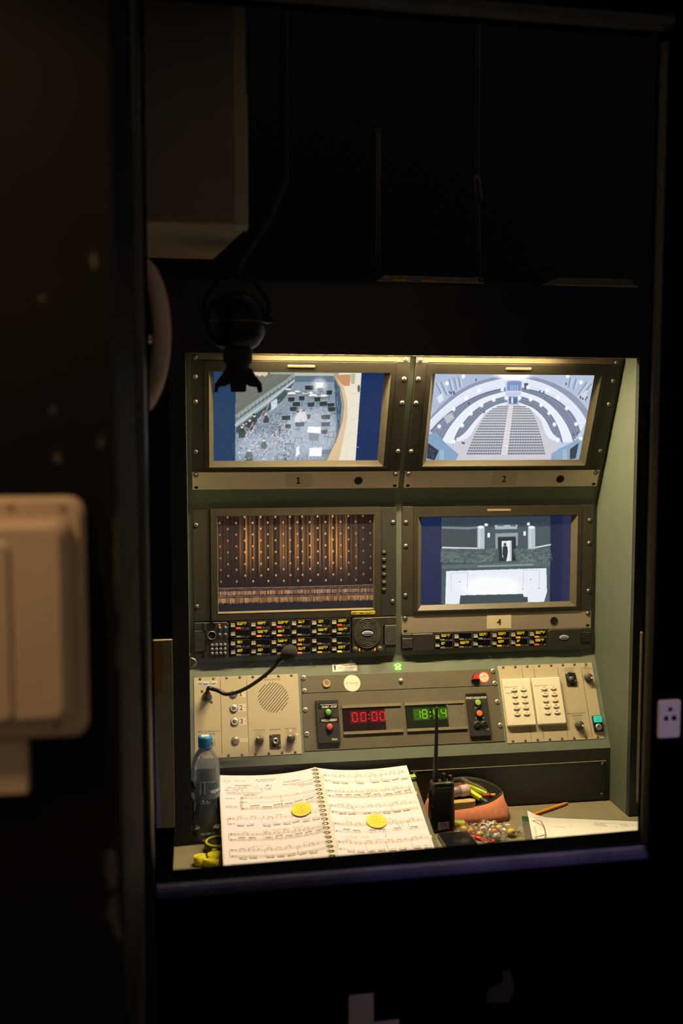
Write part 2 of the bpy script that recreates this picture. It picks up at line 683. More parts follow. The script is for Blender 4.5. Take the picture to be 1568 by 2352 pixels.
# tubular lamp hidden behind the fascia
fix = thing('strip_light', 'slim tubular strip light fixed behind the fascia', 'lamp', FD(490, -172, 1090))
b = MB()
b.box(-400, 400, -24, 24, 16, 34)
b.box(-400, 400, 22, 24, -30, 16)  # unseen rear lip, added to block tube light from the upper panel
b.box(-402, -399, -24, 24, -30, 34)  # unseen end plate, added to cut light thrown sideways
b.build('housing', mat('fixture_white', (.5, .48, .44), .4), fix, 'channel housing with an added light-blocking rear lip')
for x in (-353, 333):
    MB().box(x - 8, x + 8, -9, 9, -6, 16).build('lamp_holder', mat('fixture_grey', (.35, .34, .3), .5), fix)
b = MB()
b.smooth = True
b.tube([(-345, 2, 5), (325, 2, 5)], 8, 16)
b.build('tube', glow('tube_light', TUBE_COLOR, TUBE_STRENGTH), fix)

# worktop
o = MB().rbox(-50, 1062, -640, -112, -32, 0, 4, 1.5).build('worktop', DESKM)
tag(o, 'wide grey-green painted worktop running under the control panels', 'worktop')
b = MB()
b.box(-50, 1062, -640, -600, -750, -32)
b.box(-50, -20, -600, 60, -750, -32)
b.box(1030, 1062, -600, 60, -750, -32)
b.build('desk_carcass', GREEN_UNLIT, o, 'dark carcass panels under the worktop')

# olive strip of wall beside the cabinet
OLIVE = mat('olive_board', (.24, .225, .10), .7, noise=.1, nscale=20, bump=.2, bscale=200)
bd = thing('narrow_board', 'narrow olive board fixed to the left of the cabinet post', 'board', FD(-88, -262, -690))
MB().box(0, 42, 0, 12, 749, 1150).build('panel', OLIVE, bd)
b2 = MB()
b2.loft([[(x, -1, z) for x, z in ((1, 1149), (22, 1149), (25, 1096), (18, 1042), (1, 1022))], [(x, 0, z) for x, z in ((1, 1149), (22, 1149), (25, 1096), (18, 1042), (1, 1022))]])
b2.build('tape_patch', mat('ochre_tape', (.24, .15, .03), .6), bd, 'ochre yellow tape patch')
b3 = MB()
b3.loft([[(x, -1.5, z) for x, z in ((2, 1016), (6, 1012), (11, 840), (13, 750), (2, 750))], [(x, 0, z) for x, z in ((2, 1016), (6, 1012), (11, 840), (13, 750), (2, 750))]])
b3.build('paper_strip', mat('paper_violet_light', (.30, .27, .36), .7), bd, 'torn pale paper strip with violet light in its colour')  # pale paper; its lilac stands for violet light falling on it
# ================================================================ screws
def screw_mesh(name, r, h, mhead, washer=False):
    b = MB()
    b.smooth = True
    if washer:
        b.slot = 2
        b.cyl(0, 0, 0, .6, r * 1.35, seg=18)
    b.slot = 0
    b.lathe(0, 0, [(r, 0), (r, h * .45), (r * .8, h * .8), (r * .45, h)], 16)
    b.smooth = False
    b.slot = 1
    for a in (.5, .5 + pi / 2):
        c, s = cos(a), sin(a)
        l, w_ = r * .55, r * .13
        p = [(-l, -w_), (l, -w_), (l, w_), (-l, w_)]
        b.add([(x * c - y * s, x * s + y * c, h + .05) for x, y in p], [(0, 1, 2, 3)])
    return b.mesh(name, [mhead, INK, BLACKM])


SCREW_RACK = screw_mesh('rack_screw', 4.6, 2.6, CHROMED, True)
SCREW_PAN = screw_mesh('pan_screw', 5.6, 3.4, mat('bright_screw', (.66, .62, .52), .3, metal=.6))
SCREW_SMALL = screw_mesh('small_screw', 2.3, 1.2, CHROMED, True)
SCREW_DARK = screw_mesh('dark_screw', 4.8, 2.4, mat('blackened_screw', (.10, .09, .07), .35, metal=.7), True)


def screws(parent, mesh, pts, z=0):
    for x, y in pts:
        put('screw', mesh, parent, loc=(x, y, z)).rotation_euler = (0, 0, random.uniform(0, 1.5))


# ================================================================ screen pictures
SCREEN = attr_mat('screen_image', emission=1.0, rough=.25)


def pic_orchestra():
    C = Canvas(200, 170, 1410, 830, .6, (34, 60, 98))
    C.poly([(205, 180), (368, 180), (362, 820), (205, 820)], (38, 62, 96))
    C.poly([(1232, 180), (1400, 180), (1400, 820), (1195, 820)], (24, 46, 92))
    R = random.Random(5)

    def T(x, y):
        return (196 + 1.38 * x, 166 + 1.38 * y)
    def P(*q):
        return [T(*p) for p in q]
    C.poly(P((124, 15), (752, 15), (722, 470), (118, 470)), (150, 166, 172))
    # stage apron with boards
    C.poly(P((124, 15), (415, 25), (360, 70), (250, 145), (122, 235)), (112, 117, 106))
    for k in range(14):
        o = k * 16
        C.line(P((124, 225 - o), (395 - o * .35, 40 - o * .12)), 1.6, R.choice([(132, 137, 124), (96, 101, 92)]), .8)
    for k in range(10):
        C.ell(*T(205 + 8 * k, 28 + (k % 3) * 3), 7, 17, (222, 204, 166))
    C.poly(P((290, 20), (415, 25), (400, 34), (300, 34)), (160, 166, 152))
    C.line(P((122, 240), (260, 140), (415, 38)), 12, (150, 158, 150))
    C.line(P((122, 262), (262, 160), (418, 52)), 10, (104, 116, 114))
    C.line(P((122, 285), (265, 182), (420, 60)), 13, (186, 198, 196))
    for k in range(16):
        t = k / 15
        C.line(P((130 + 275 * t, 243 - 192 * t), (129 + 275 * t, 258 - 192 * t)), 4, (70, 78, 76))
    # pit walls
    C.poly(P((122, 300), (270, 195), (420, 66), (425, 92), (350, 170), (230, 255), (122, 330)), (66, 86, 92))
    C.poly(P((418, 42), (610, 42), (612, 72), (416, 72)), (94, 116, 132))
    C.poly(P((298, 172), (328, 152), (330, 200), (300, 222)), (206, 216, 226))
    # floor
    C.poly(P((415, 72), (612, 72), (650, 180), (640, 320), (575, 468), (118, 468), (122, 330), (250, 250), (350, 180)), (136, 152, 166))
    C.poly(P((400, 215), (600, 200), (620, 320), (560, 460), (330, 460), (330, 330)), (158, 170, 186), .7)
    C.poly(P((612, 48), (640, 100), (652, 190), (640, 330), (622, 380), (628, 260), (618, 150)), (70, 94, 116))
    for k in range(8):
        C.line(P((620 + 3 * k, 90 + 28 * k), (626 + 3 * k, 130 + 28 * k)), 5, R.choice([(52, 70, 90), (116, 136, 158)]), .8)
    # rail and front stalls
    rail = [(612, 40), (645, 100), (662, 180), (655, 260), (630, 350), (575, 464)]
    C.poly(P(*rail, (640, 464), (662, 350), (680, 250), (680, 170), (662, 95), (630, 40)), (222, 192, 152))
    C.line(P(*rail), 5, (150, 122, 92))
    C.line(P((650, 464), (668, 350), (686, 240)), 2.5, (176, 150, 116), .8)
    C.poly(P((630, 40), (662, 95), (680, 170), (680, 250), (662, 350), (640, 464), (722, 464), (750, 22), (640, 26)), (234, 226, 206))
    C.poly(P((612, 36), (698, 34), (692, 90), (666, 92), (640, 70)), (198, 148, 106))
    C.poly(P((698, 30), (720, 30), (716, 80), (698, 80)), (182, 184, 164))
    for y in (130, 190, 260, 330, 400):
        C.line(P((690, y), (738, y - 3)), 2, (212, 202, 182))
    C.ell(*T(737, 104), 9, 26, (96, 96, 86))
    C.poly(P((415, 28), (612, 30), (612, 40), (416, 40)), (206, 190, 160))
    # clutter: bows, stands, chairs, sheets, reflections
    for k in range(1500):
        t = R.random()
        y = 78 + 385 * t ** .85
        lo = 360 - (y - 78) * .66
        hi = 632 + 14 * sin((y - 78) / 110) - max(0, y - 300) * .32
        x = R.uniform(max(122, lo), hi)
        left = x < 380 and y > 230
        if not left and R.random() < .35:
            continue
        g = R.choice([(30, 38, 44), (52, 62, 68), (84, 98, 106), (222, 230, 242), (246, 249, 255), (168, 180, 194), (110, 124, 136)])
        L = (2 + 7 * t) * (1.6 if left else 1)
        a = R.gauss(-1.0, .5) if left else R.uniform(0, 3.1)
        C.line(P((x, y), (x + L * cos(a), y + L * sin(a))), R.uniform(1.2, 3.2), g, .85)
    # drums and percussion at the back
    C.poly(P((520, 74), (560, 74), (558, 100), (522, 104)), (250, 252, 255))
    for x, y, rx in ((482, 126, 26), (510, 138, 24), (402, 128, 22), (384, 108, 14), (560, 140, 22), (430, 118, 14)):
        C.ell(*T(x, y), rx * 1.38, rx * .42, (238, 240, 244))
        C.ell(*T(x, y + 10), rx * 1.1, rx * .4, (120, 104, 96), .6)
    # music stands and chairs
    for x, y, w_ in ((400, 158, 34), (452, 152, 30), (530, 158, 32), (425, 182, 40), (498, 184, 36), (560, 180, 40), (598, 187, 38), (602, 207, 40), (410, 206, 36), (490, 100, 46), (545, 112, 30), (590, 124, 30), (374, 250, 44), (473, 244, 48), (572, 246, 46), (442, 283, 48), (572, 282, 46), (566, 320, 32), (384, 292, 30)):
        C.poly(P((x - w_ / 2, y - 10), (x + w_ / 2, y - 12), (x + w_ / 2 - 3, y + 10), (x - w_ / 2 + 2, y + 11)), (42, 54, 58))
        C.line(P((x - w_ / 2, y - 11), (x + w_ / 2, y - 13)), 2, (196, 208, 214))
        C.line(P((x, y + 10), (x - 2, y + 36)), 3, (64, 74, 80))
        C.ell(*T(x + R.uniform(-20, 20), y + 22), w_ * .4, w_ * .16, R.choice([(96, 110, 118), (176, 188, 198)]), .8)
    for x, y, r in ((436, 350, 22), (360, 312, 24), (390, 380, 26), (350, 434, 26), (604, 348, 26), (522, 362, 18), (326, 296, 22), (600, 320, 16)):
        C.ell(*T(x, y), r * 1.3, r * .5, (146, 158, 164))
        C.line(P((x - r, y), (x + r, y)), 2.4, (60, 70, 76))
        for q in (-.8, .7):
            C.line(P((x + r * q, y), (x + r * q * 1.1, y + 28)), 2.6, (56, 64, 70))
    C.poly(P((484, 292), (548, 295), (544, 328), (478, 322)), (254, 254, 255))
    C.poly(P((484, 326), (540, 330), (534, 366), (490, 362)), (104, 114, 124))
    C.poly(P((492, 400), (554, 398), (550, 442), (488, 442)), (254, 254, 255))
    C.poly(P((424, 398), (438, 388), (442, 430), (420, 448)), (240, 244, 250))
    C.poly(P((556, 410), (600, 408), (590, 432), (552, 432)), (112, 124, 134))
    # players
    for x, y, s in ((154, 292, 1), (192, 260, .9), (215, 238, .85), (272, 228, .8), (263, 358, .8), (188, 408, 1.1), (432, 224, .8), (464, 218, .8), (446, 208, .7)):
        dk = (58, 66, 64) if x < 400 else (228, 226, 228)
        C.poly(P((x - 7 * s, y + 10), (x + 8 * s, y + 10), (x + 18 * s, y + 30 * s), (x + 16 * s, y + 58 * s), (x - 20 * s, y + 58 * s), (x - 18 * s, y + 28 * s)), dk, .9)
        C.ell(*T(x, y), 11 * s, 15 * s, (226, 214, 210))
        C.ell(*T(x - 1, y - 6 * s), 12 * s, 9 * s, R.choice([(120, 104, 90), (70, 64, 60), (176, 160, 140)]))
    for a, b_ in (((148, 378), (208, 272)), ((178, 352), (262, 214)), ((255, 265), (285, 180)), ((245, 440), (330, 330)), ((285, 300), (312, 262)), ((210, 400), (240, 330)), ((290, 430), (370, 300))):
        C.line([T(*a), T(*b_)], 5, (170, 128, 134), .8)
        C.line([T(a[0] + 3, a[1]), T(b_[0] + 3, b_[1])], 2, (246, 244, 250), .9)
    for k in range(120):
        x, y = R.uniform(130, 400), R.uniform(270, 460)
        C.ell(*T(x, y), R.uniform(2, 6), R.uniform(2, 5), R.choice([(250, 252, 255), (236, 240, 250), (40, 48, 52)]), .9)
    C.ell(*T(500, 320), 150, 120, (240, 244, 255), .30, soft=.8)
    C.ell(*T(250, 400), 130, 80, (232, 240, 255), .28, soft=.8)
    C.ell(*T(540, 88), 40, 40, (255, 255, 255), .5, soft=.9)
    C.noise(6)
    return C


def pic_auditorium():
    C = Canvas(140, 165, 1260, 780, .6, (196, 206, 230))
    R = random.Random(3)

    def T(x, y):
        return (140 + 1.25 * x, 168 + 1.25 * y)

    def P(q):
        return [T(*p) for p in q]

    def rs(q, n):
        """resample a polyline to n points"""
        q = np.array(q, float)
        d = np.r_[0, np.cumsum(np.hypot(*np.diff(q, axis=0).T))]
        s = np.linspace(0, d[-1], n)
        return np.stack([np.interp(s, d, q[:, 0]), np.interp(s, d, q[:, 1])], -1)

    def smooth(q):
        q = rs(q, 60)
        for _ in range(60):
            q[1:-1] = .25 * q[:-2] + .5 * q[1:-1] + .25 * q[2:]
        return q

    def band(a, b, col, al=1.0):
        C.poly([T(*p) for p in a] + [T(*p) for p in b[::-1]], col, al)

    def seats(a, b, rows, n, dark, light, s):
        a, b = rs(a, n), rs(b, n)
        for r in range(rows):
            f = (r + .5) / rows
            for i in range(n):
                p = a[i] * (1 - f) + b[i] * f
                C.ell(*T(p[0], p[1]), s, s * .95, dark)
                C.ell(*T(p[0] + .6, p[1] - s * .45), s * .7, s * .35, light)
    # curves of the left half, mirrored for the right
    sides = ({'o3': [(40, 230), (110, 150), (200, 85), (300, 45), (425, 22)], 'b2o': [(28, 262), (70, 215), (125, 168), (205, 105), (300, 66), (412, 42)], 'b2i': [(34, 312), (80, 258), (135, 212), (222, 152), (320, 110), (412, 92)],
              'b1o': [(92, 368), (108, 330), (135, 285), (205, 200), (292, 142), (412, 110)], 'b1i': [(150, 378), (158, 340), (182, 295), (243, 218), (322, 160), (416, 136)],
              'ro': [(165, 350), (196, 340), (216, 318), (240, 280), (300, 212), (372, 172), (420, 164)], 'ri': [(170, 366), (205, 364), (240, 345), (256, 300), (308, 224), (378, 184), (422, 176)]},
             {'o3': [(850, 220), (790, 140), (700, 80), (600, 42), (490, 22)], 'b2o': [(834, 262), (790, 190), (700, 112), (600, 62), (496, 42)], 'b2i': [(800, 318), (775, 240), (700, 165), (600, 112), (496, 92)],
              'b1o': [(764, 366), (745, 300), (684, 212), (602, 142), (494, 110)], 'b1i': [(712, 372), (694, 305), (652, 228), (582, 162), (490, 136)],
              'ro': [(700, 352), (668, 342), (644, 300), (628, 255), (560, 190), (486, 166)], 'ri': [(694, 366), (648, 362), (624, 335), (612, 290), (600, 258), (545, 200), (484, 178)]})
    # upper side walls with windows
    C.poly(P([(40, 20), (430, 20), (300, 45), (200, 85), (110, 150), (40, 230)]), (176, 190, 214))
    C.poly(P([(490, 20), (870, 20), (850, 220), (790, 140), (700, 80), (600, 42)]), (180, 194, 218))
    for x0, y0, x1, y1 in ((60, 70, 95, 140), (84, 62, 112, 122), (125, 50, 140, 110), (150, 44, 162, 96), (172, 38, 182, 84), (855, 70, 800, 140), (830, 62, 790, 120), (775, 46, 762, 96), (745, 40, 738, 84)):
        C.line([T(x0, y0), T(x1, y1)], 9, (132, 152, 178))
        C.line([T(x0 + 9, y0), T(x1 + 9, y1)], 4, (222, 230, 244))
    for S in sides:
        K = {k: smooth(v) for k, v in S.items()}
        band(K['o3'], K['b2o'], (150, 162, 188))
        seats(K['o3'], K['b2o'], 4, 46, (118, 128, 152), (196, 204, 222), 4.6)
        band(K['b2o'], K['b2i'], (226, 233, 248))
        C.line([T(*p) for p in K['b2o']], 4, (246, 249, 255))
        C.line([T(p[0], p[1] - 12) for p in K['b2i']], 3, (198, 208, 228), .8)
        band(K['b2i'], K['b1o'], (134, 144, 166))
        C.line([T(*p) for p in K['b2i']], 7, (92, 104, 128), .8)
        seats(K['b2i'] * .78 + K['b1o'] * .22, K['b1o'], 3, 38, (96, 106, 128), (176, 186, 206), 5.2)
        band(K['b1o'], K['b1i'], (234, 240, 252))
        C.line([T(*p) for p in K['b1o']], 4, (250, 252, 255))
        C.line([T(p[0] + (2 if S is sides[0] else -2), p[1] - 6) for p in K['b1i']], 3, (204, 212, 230), .8)
        band(K['b1i'], K['ro'], (132, 142, 162))
        C.line([T(*p) for p in K['b1i']], 6, (96, 108, 130), .8)
        seats(K['b1i'] * .75 + K['ro'] * .25, K['ro'], 2, 26, (92, 104, 124), (168, 180, 200), 5.2)
        band(K['ro'], K['ri'], (232, 239, 249))
    # parquet
    C.poly(P([(205, 364), (240, 345), (256, 300), (308, 224), (378, 184), (430, 176), (484, 178), (545, 200), (600, 258), (612, 290), (624, 335), (650, 364), (690, 368), (660, 430), (650, 462), (180, 462), (160, 430), (150, 380)]), (208, 204, 214))
    for k in range(19):
        t = k / 18
        y = 186 + 240 * t ** 1.08
        xl = 372 - 152 * t ** .62
        xr = 520 + 104 * t ** .6
        ax0, ax1 = 430 - 32 * t, 454 - 24 * t
        n = int(10 + 5 * t)
        h = 6 + 5.5 * t
        for a0, a1 in ((xl, ax0), (ax1, xr)):
            for j in range(n):
                x = a0 + (a1 - a0) * (j + .5) / n
                w = (a1 - a0) / n
                C.ell(*T(x, y), w * .6, h * .62, (116, 127, 138))
                C.ell(*T(x - w * .1, y - h * .28), w * .42, h * .26, (176, 186, 196))
                C.ell(*T(x + w * .1, y + h * .3), w * .4, h * .2, (72, 82, 94))
    C.poly(P([(431, 180), (455, 180), (430, 432), (398, 432)]), (226, 220, 226))
    for k in range(11):
        C.line([T(430 - 3 * k, 200 + 22 * k), T(452 - 2.2 * k, 200 + 22 * k)], 2, (196, 190, 202))
    # central box
    C.poly(P([(412, 40), (500, 40), (494, 112), (416, 112)]), (214, 222, 240))
    C.poly(P([(420, 62), (496, 62), (492, 106), (420, 106)]), (128, 148, 196))
    C.ell(*T(458, 62), 46, 12, (128, 148, 196))
    for x in (440, 450, 462, 474):
        C.line([T(x, 78), T(x, 106)], 4, (206, 218, 240))
    C.poly(P([(388, 66), (406, 66), (406, 108), (390, 108)]), (232, 238, 250))
    C.poly(P([(508, 66), (530, 66), (526, 96), (510, 96)]), (84, 92, 116))
    C.poly(P([(430, 136), (478, 136), (476, 172), (432, 172)]), (110, 128, 170))
    C.poly(P([(444, 140), (454, 140), (454, 170), (444, 170)]), (224, 232, 246))
    for x in (462, 470, 438):
        C.line([T(x, 146), T(x, 168)], 5, (70, 88, 150))
    C.ell(*T(455, 26), 90, 26, (255, 255, 255), .95, soft=.8)
    # lower corners
    C.poly(P([(20, 330), (60, 318), (110, 372), (180, 432), (165, 462), (14, 462)]), (134, 164, 194))
    C.poly(P([(22, 372), (78, 412), (56, 462), (16, 450)]), (48, 58, 70))
    C.poly(P([(820, 330), (760, 372), (700, 400), (656, 430), (654, 462), (800, 462)]), (140, 168, 196))
    C.poly(P([(796, 372), (752, 405), (752, 458), (782, 452)]), (56, 66, 78))
    for x in (84, 92, 100, 716, 724, 732):
        C.line([T(x, 408), T(x + 2, 458)], 3, (206, 220, 236))
    for k in range(30):
        C.ell(*T(R.uniform(22, 66), R.uniform(400, 450)), 3, 3, R.choice([(30, 36, 44), (110, 120, 130)]), .8)
    # boxes and figures at the sides
    C.poly(P([(100, 240), (140, 215), (155, 245), (118, 275)]), (190, 192, 202))
    C.poly(P([(62, 140), (90, 118), (100, 150), (76, 170)]), (226, 230, 240))
    C.poly(P([(800, 120), (830, 100), (836, 150), (812, 160)]), (208, 214, 230))
    for x, y in ((128, 112), (136, 118), (148, 112), (152, 120), (228, 170), (306, 215), (198, 372), (206, 374), (262, 50), (724, 70), (800, 140), (812, 146), (826, 150), (832, 140), (610, 112), (590, 108), (768, 330), (788, 322)):
        C.ell(*T(x, y), 5, 8, R.choice([(56, 62, 96), (70, 66, 84), (60, 80, 140)]), .85)
    for x, y in ((114, 68), (196, 32), (278, 104), (214, 143), (150, 199), (78, 288), (292, 180), (238, 222), (195, 283), (154, 366), (354, 152), (418, 142), (486, 142), (543, 150), (598, 178), (640, 219), (668, 278), (686, 359), (628, 102), (684, 140), (730, 195), (780, 276), (800, 62), (731, 30), (528, 88), (806, 350)):
        C.ell(*T(x, y), 8, 9, (255, 255, 255), 1, soft=1.3)
    C.noise(4)
    return C


def pic_curtain():
    C = Canvas(225, 115, 1365, 830, .6, (18, 14, 22))
    a = C.a
    xs = np.arange(C.w) / C.s + C.x0
    ys = np.arange(C.h) / C.s + C.y0
    fold = np.zeros(C.w)
    R = random.Random(9)
    for k in range(230):
        x = R.uniform(240, 1345)
        fold += R.uniform(.25, 1) * np.exp(-((xs - x) / R.uniform(1.6, 5)) ** 2) * (1 if R.random() < .6 else -.9)
    fold = np.clip(.22 + .62 * fold, 0.02, 1.35)
    wx = .18 + .85 * np.exp(-((xs - 560) / 170) ** 2) + .85 * np.exp(-((xs - 1060) / 150) ** 2) + .5 * np.exp(-((xs - 800) / 140) ** 2)
    wy = np.clip(.25 + .9 * np.exp(-((ys - 350) / 170) ** 2), 0, 1.1) * np.clip((640 - ys) / 150, .12, 1)
    I = (wy[:, None] * wx[None, :]) * fold[None, :]
    a[:] = np.clip(I[..., None] * np.array([214, 146, 62]) / 255 + np.array([22, 13, 15]) / 255, 0, 1)
    for k in range(90):
        x = R.uniform(245, 1340)
        C.line([(x, 140), (x + R.uniform(-6, 6), 630)], 1.6, R.choice([(150, 108, 62), (14, 8, 10), (96, 64, 36)]), .3)
    # medallions
    cols = [(258, 0), (315, 1), (374, 0), (434, 1), (490, 0), (547, 1), (597, 0), (651, 1), (706, 0), (754, 1), (807, 0), (839, 1), (893, 0), (949, 1), (1004, 0), (1057, 1), (1112, 0), (1167, 1), (1219, 0), (1271, 1), (1322, 0)]
    for x, odd in cols:
        for k in range(6):
            y = (152 if odd else 192) + 82 * k
            if y > 610:
                continue
            y -= (x - 250) * .011
            b = .55 + .5 * float(np.exp(-((x - 560) / 260) ** 2) + np.exp(-((x - 1000) / 230) ** 2))
            C.ell(x + (8 if x < 300 else 2) * k / 5, y, 5.6, 8, [min(255, q * b) for q in (236, 178, 124)])
            C.ell(x + (8 if x < 300 else 2) * k / 5 + 1, y + 4, 3, 4, (150, 84, 50), .6)
    # border bands and fringe
    def band(y0, y1, col, al=1.0):
        C.poly([(240, y0 + 10), (800, y0 + 2), (1345, y0 - 12), (1345, y1 - 12), (800, y1 + 2), (240, y1 + 10)], col, al)
    band(628, 760, (24, 18, 28))
    band(636, 641, (150, 112, 84))
    band(648, 652, (120, 88, 70))
    for k in range(240):
        x = 246 + k * 4.57
        o = 10 - (x - 240) * .02
        h = R.uniform(22, 30)
        C.line([(x, 662 + o), (x + R.uniform(-2, 2), 662 + h + o)], 3.4, R.choice([(176, 130, 92), (206, 160, 118), (120, 84, 60)]))
        C.line([(x, 712 + o), (x + R.uniform(-3, 3), 738 + R.uniform(0, 10) + o)], 3.8, R.choice([(170, 120, 72), (130, 88, 50), (196, 146, 92)]))
    band(696, 700, (150, 112, 84))
    band(706, 709, (130, 94, 70))
    C.line([(820, 150), (820, 740)], 3, (16, 10, 14))
    C.poly([(240, 765), (1345, 745), (1345, 800), (240, 820)], (24, 22, 34))
    for x in (780, 818):
        C.ell(x, 789, 5, 4, (10, 10, 12))
    C.noise(3)
    return C


def pic_hall():
    C = Canvas(160, 105, 1125, 700, .6, (20, 38, 80))
    C.poly([(170, 120), (304, 120), (300, 690), (170, 690)], (22, 38, 76))
    C.poly([(983, 120), (1120, 120), (1110, 670), (975, 670)], (24, 34, 68))
    C.poly([(1058, 120), (1120, 120), (1110, 670), (1052, 670)], (36, 42, 78))
    C.poly([(306, 120), (983, 120), (975, 662), (300, 680)], (58, 72, 80))
    C.poly([(306, 120), (983, 120), (983, 190), (306, 200)], (36, 48, 58))
    C.poly([(310, 205), (525, 200), (525, 325), (310, 325)], (44, 56, 62))
    C.poly([(885, 195), (980, 190), (980, 310), (885, 322)], (52, 66, 72))
    C.line([(310, 200), (470, 204), (525, 198)], 14, (110, 126, 138), .8)
    C.line([(310, 324), (525, 328)], 9, (206, 216, 226))
    C.line([(885, 322), (980, 304)], 9, (196, 206, 216))
    C.poly([(570, 200), (840, 195), (840, 330), (570, 335)], (52, 66, 74))
    for x0, x1 in ((525, 570), (840, 885)):
        C.poly([(x0, 200), (x1, 198), (x1, 335), (x0, 345)], (166, 180, 190))
        C.line([((x0 + x1) / 2 - 8, 205), ((x0 + x1) / 2 - 8, 335)], 5, (206, 216, 224))
        C.ell((x0 + x1) / 2, 196, 18, 7, (246, 250, 255), 1, soft=.5)
    C.ell(580, 182, 9, 7, (255, 255, 255), 1, soft=.8)
    C.ell(843, 176, 7, 8, (255, 255, 255), 1, soft=.8)
    C.poly([(632, 184), (775, 180), (772, 208), (636, 210)], (150, 166, 176))
    C.poly([(650, 178), (690, 178), (690, 190), (650, 190)], (60, 76, 86))
    C.poly([(730, 178), (765, 178), (765, 190), (730, 190)], (60, 76, 86))
    C.line([(590, 234), (600, 258)], 1, (255, 255, 255))
    C.poly([(588, 232), (603, 232), (603, 260), (588, 260)], (246, 250, 255))
    C.poly([(812, 222), (826, 222), (826, 248), (812, 248)], (246, 250, 255))
    C.poly([(636, 236), (776, 230), (776, 310), (762, 310), (762, 252), (652, 256), (652, 330), (638, 330)], (128, 144, 154))
    C.poly([(655, 262), (765, 258), (765, 405), (660, 408)], (20, 30, 36))
    C.poly([(676, 282), (738, 280), (738, 405), (706, 408), (680, 380)], (226, 234, 240))
    C.ell(697, 304, 9, 11, (50, 60, 66))
    C.poly([(684, 315), (712, 315), (715, 352), (706, 405), (690, 405), (680, 352)], (24, 32, 38))
    C.poly([(726, 282), (738, 282), (738, 400), (726, 404)], (180, 190, 198))
    # seats
    R = random.Random(4)
    for side in (0, 1):
        for r in range(9):
            t = r / 8
            y = 338 + 82 * t
            for k in range(16):
                x = (310 + k * (350 - 30 * t) / 16) if side == 0 else (760 + 30 * t + k * (225 - 20 * t) / 14)
                if x > 978:
                    continue
                g = R.randint(56, 96)
                C.ell(x, y, 13 + 4 * t, 8 + 3 * t, (g, g + 14, g + 18))
                C.ell(x, y + 4, 12 + 4 * t, 6 + 2 * t, (34, 46, 50), .8)
    for r in range(6):
        C.line([(640 - r * 12, 340 + r * 12), (600 - r * 18, 420)], 3, (120, 134, 140), .5)
        C.line([(770 + r * 12, 340 + r * 10), (800 + r * 22, 415)], 3, (120, 134, 140), .5)
    C.poly([(305, 432), (978, 408), (978, 440), (305, 458)], (70, 84, 92))
    C.line([(530, 440), (870, 428)], 8, (140, 154, 164), .8)
    C.poly([(304, 455), (978, 438), (970, 662), (300, 680)], (52, 68, 72))
    C.poly([(332, 470), (955, 450), (958, 600), (940, 660), (326, 676)], (226, 232, 244))
    C.ell(620, 570, 150, 55, (255, 255, 255), .8, soft=.8)
    C.line([(362, 600), (362, 482), (466, 480), (462, 580)], 3, (150, 160, 176), .7)
    C.line([(808, 580), (812, 465), (912, 462), (910, 575)], 3, (150, 160, 176), .7)
    for x, y in ((416, 537), (857, 521), (910, 575), (808, 580)):
        C.ell(x, y, 4, 4, (120, 130, 150))
    C.poly([(420, 620), (808, 610), (814, 628), (838, 630), (840, 662), (414, 676)], (46, 58, 64))
    C.poly([(940, 655), (962, 630), (966, 655)], (60, 76, 84))
    j0, j1 = int((120 - C.y0) * C.s), int((672 - C.y0) * C.s)
    i0, i1 = int((304 - C.x0) * C.s), int((979 - C.x0) * C.s)
    C.a[j0:j1, i0:i1] = C.a[j0:j1, i0:i1] ** .80
    C.noise(5)
    return C


# ================================================================ rack monitors
def make_monitor(label, M, canvas, quad, topbar):
    t = thing('rack_monitor', label, 'monitor', M, 'broadcast monitors in the console')
    b = MB().rbox(0, 27.2, -1, 264 if not topbar else 266, -6, 3.2, 1, .5)
    b.build('rack_ear', EAR, t)
    b = MB().rbox(453, 482.6, -1, 264 if not topbar else 266, -6, 3.2, 1, .5)
    b.build('rack_ear', EAR, t)
    b = MB()
    b.frame((27.6, 452.6, 0, 263), (38.6, 442, 10.5, 239), -6, 4.2)
    b.frame((29.5, 450.7, 4, 8), (31, 449, 5, 7), 4.2, 4.6)
    b.build('bezel', BEZEL, t)
    b = MB()
    b.frame((38.6, 442, 10.5, 239), (48.6, 428.4, 22, 235.6), 2, 4.0, -4.6, -6)
    b.build('inner_bevel', mat('bevel_plastic', (.095, .085, .056), .38, noise=.04), t)
    me = picture_mesh('screen', 380, 213.8, 400, 226, SCREEN, canvas, quad)
    put('screen', me, t, loc=(48.5, 21.9, -5.4))
    b = MB().prism(rrect(209.5, 270, 250, 255.4, 2.6, 4), 4, 5, .4)
    b.build('tally_lamp', mat('tally_plastic', (.22, .185, .10), .35), t, 'unlit cream tally lamp bar')
    b = MB()
    text(b, 'JVC', 59, 249.5, 7.5, 4.8, width=20, bold=.5)
    b.build('lettering', mat('raised_letter', (.030, .028, .022), .3), t)
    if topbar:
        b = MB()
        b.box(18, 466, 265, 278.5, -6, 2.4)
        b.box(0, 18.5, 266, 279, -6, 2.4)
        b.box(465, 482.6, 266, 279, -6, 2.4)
        b.build('top_bar', mat('silver_bar_darkened', (.135, .105, .058), .5), t, 'thin silver bar along the top')  # silver darkened here to offset strong light from the near tube
        screws(t, SCREW_RACK, [(9.2, 270), (473, 270)], 2.4)
    screws(t, SCREW_RACK, [(8.8, 226), (8.6, 168.6), (8.4, 48.7), (473, 225), (473.4, 168), (474, 48.5)], 3.2)
    return t


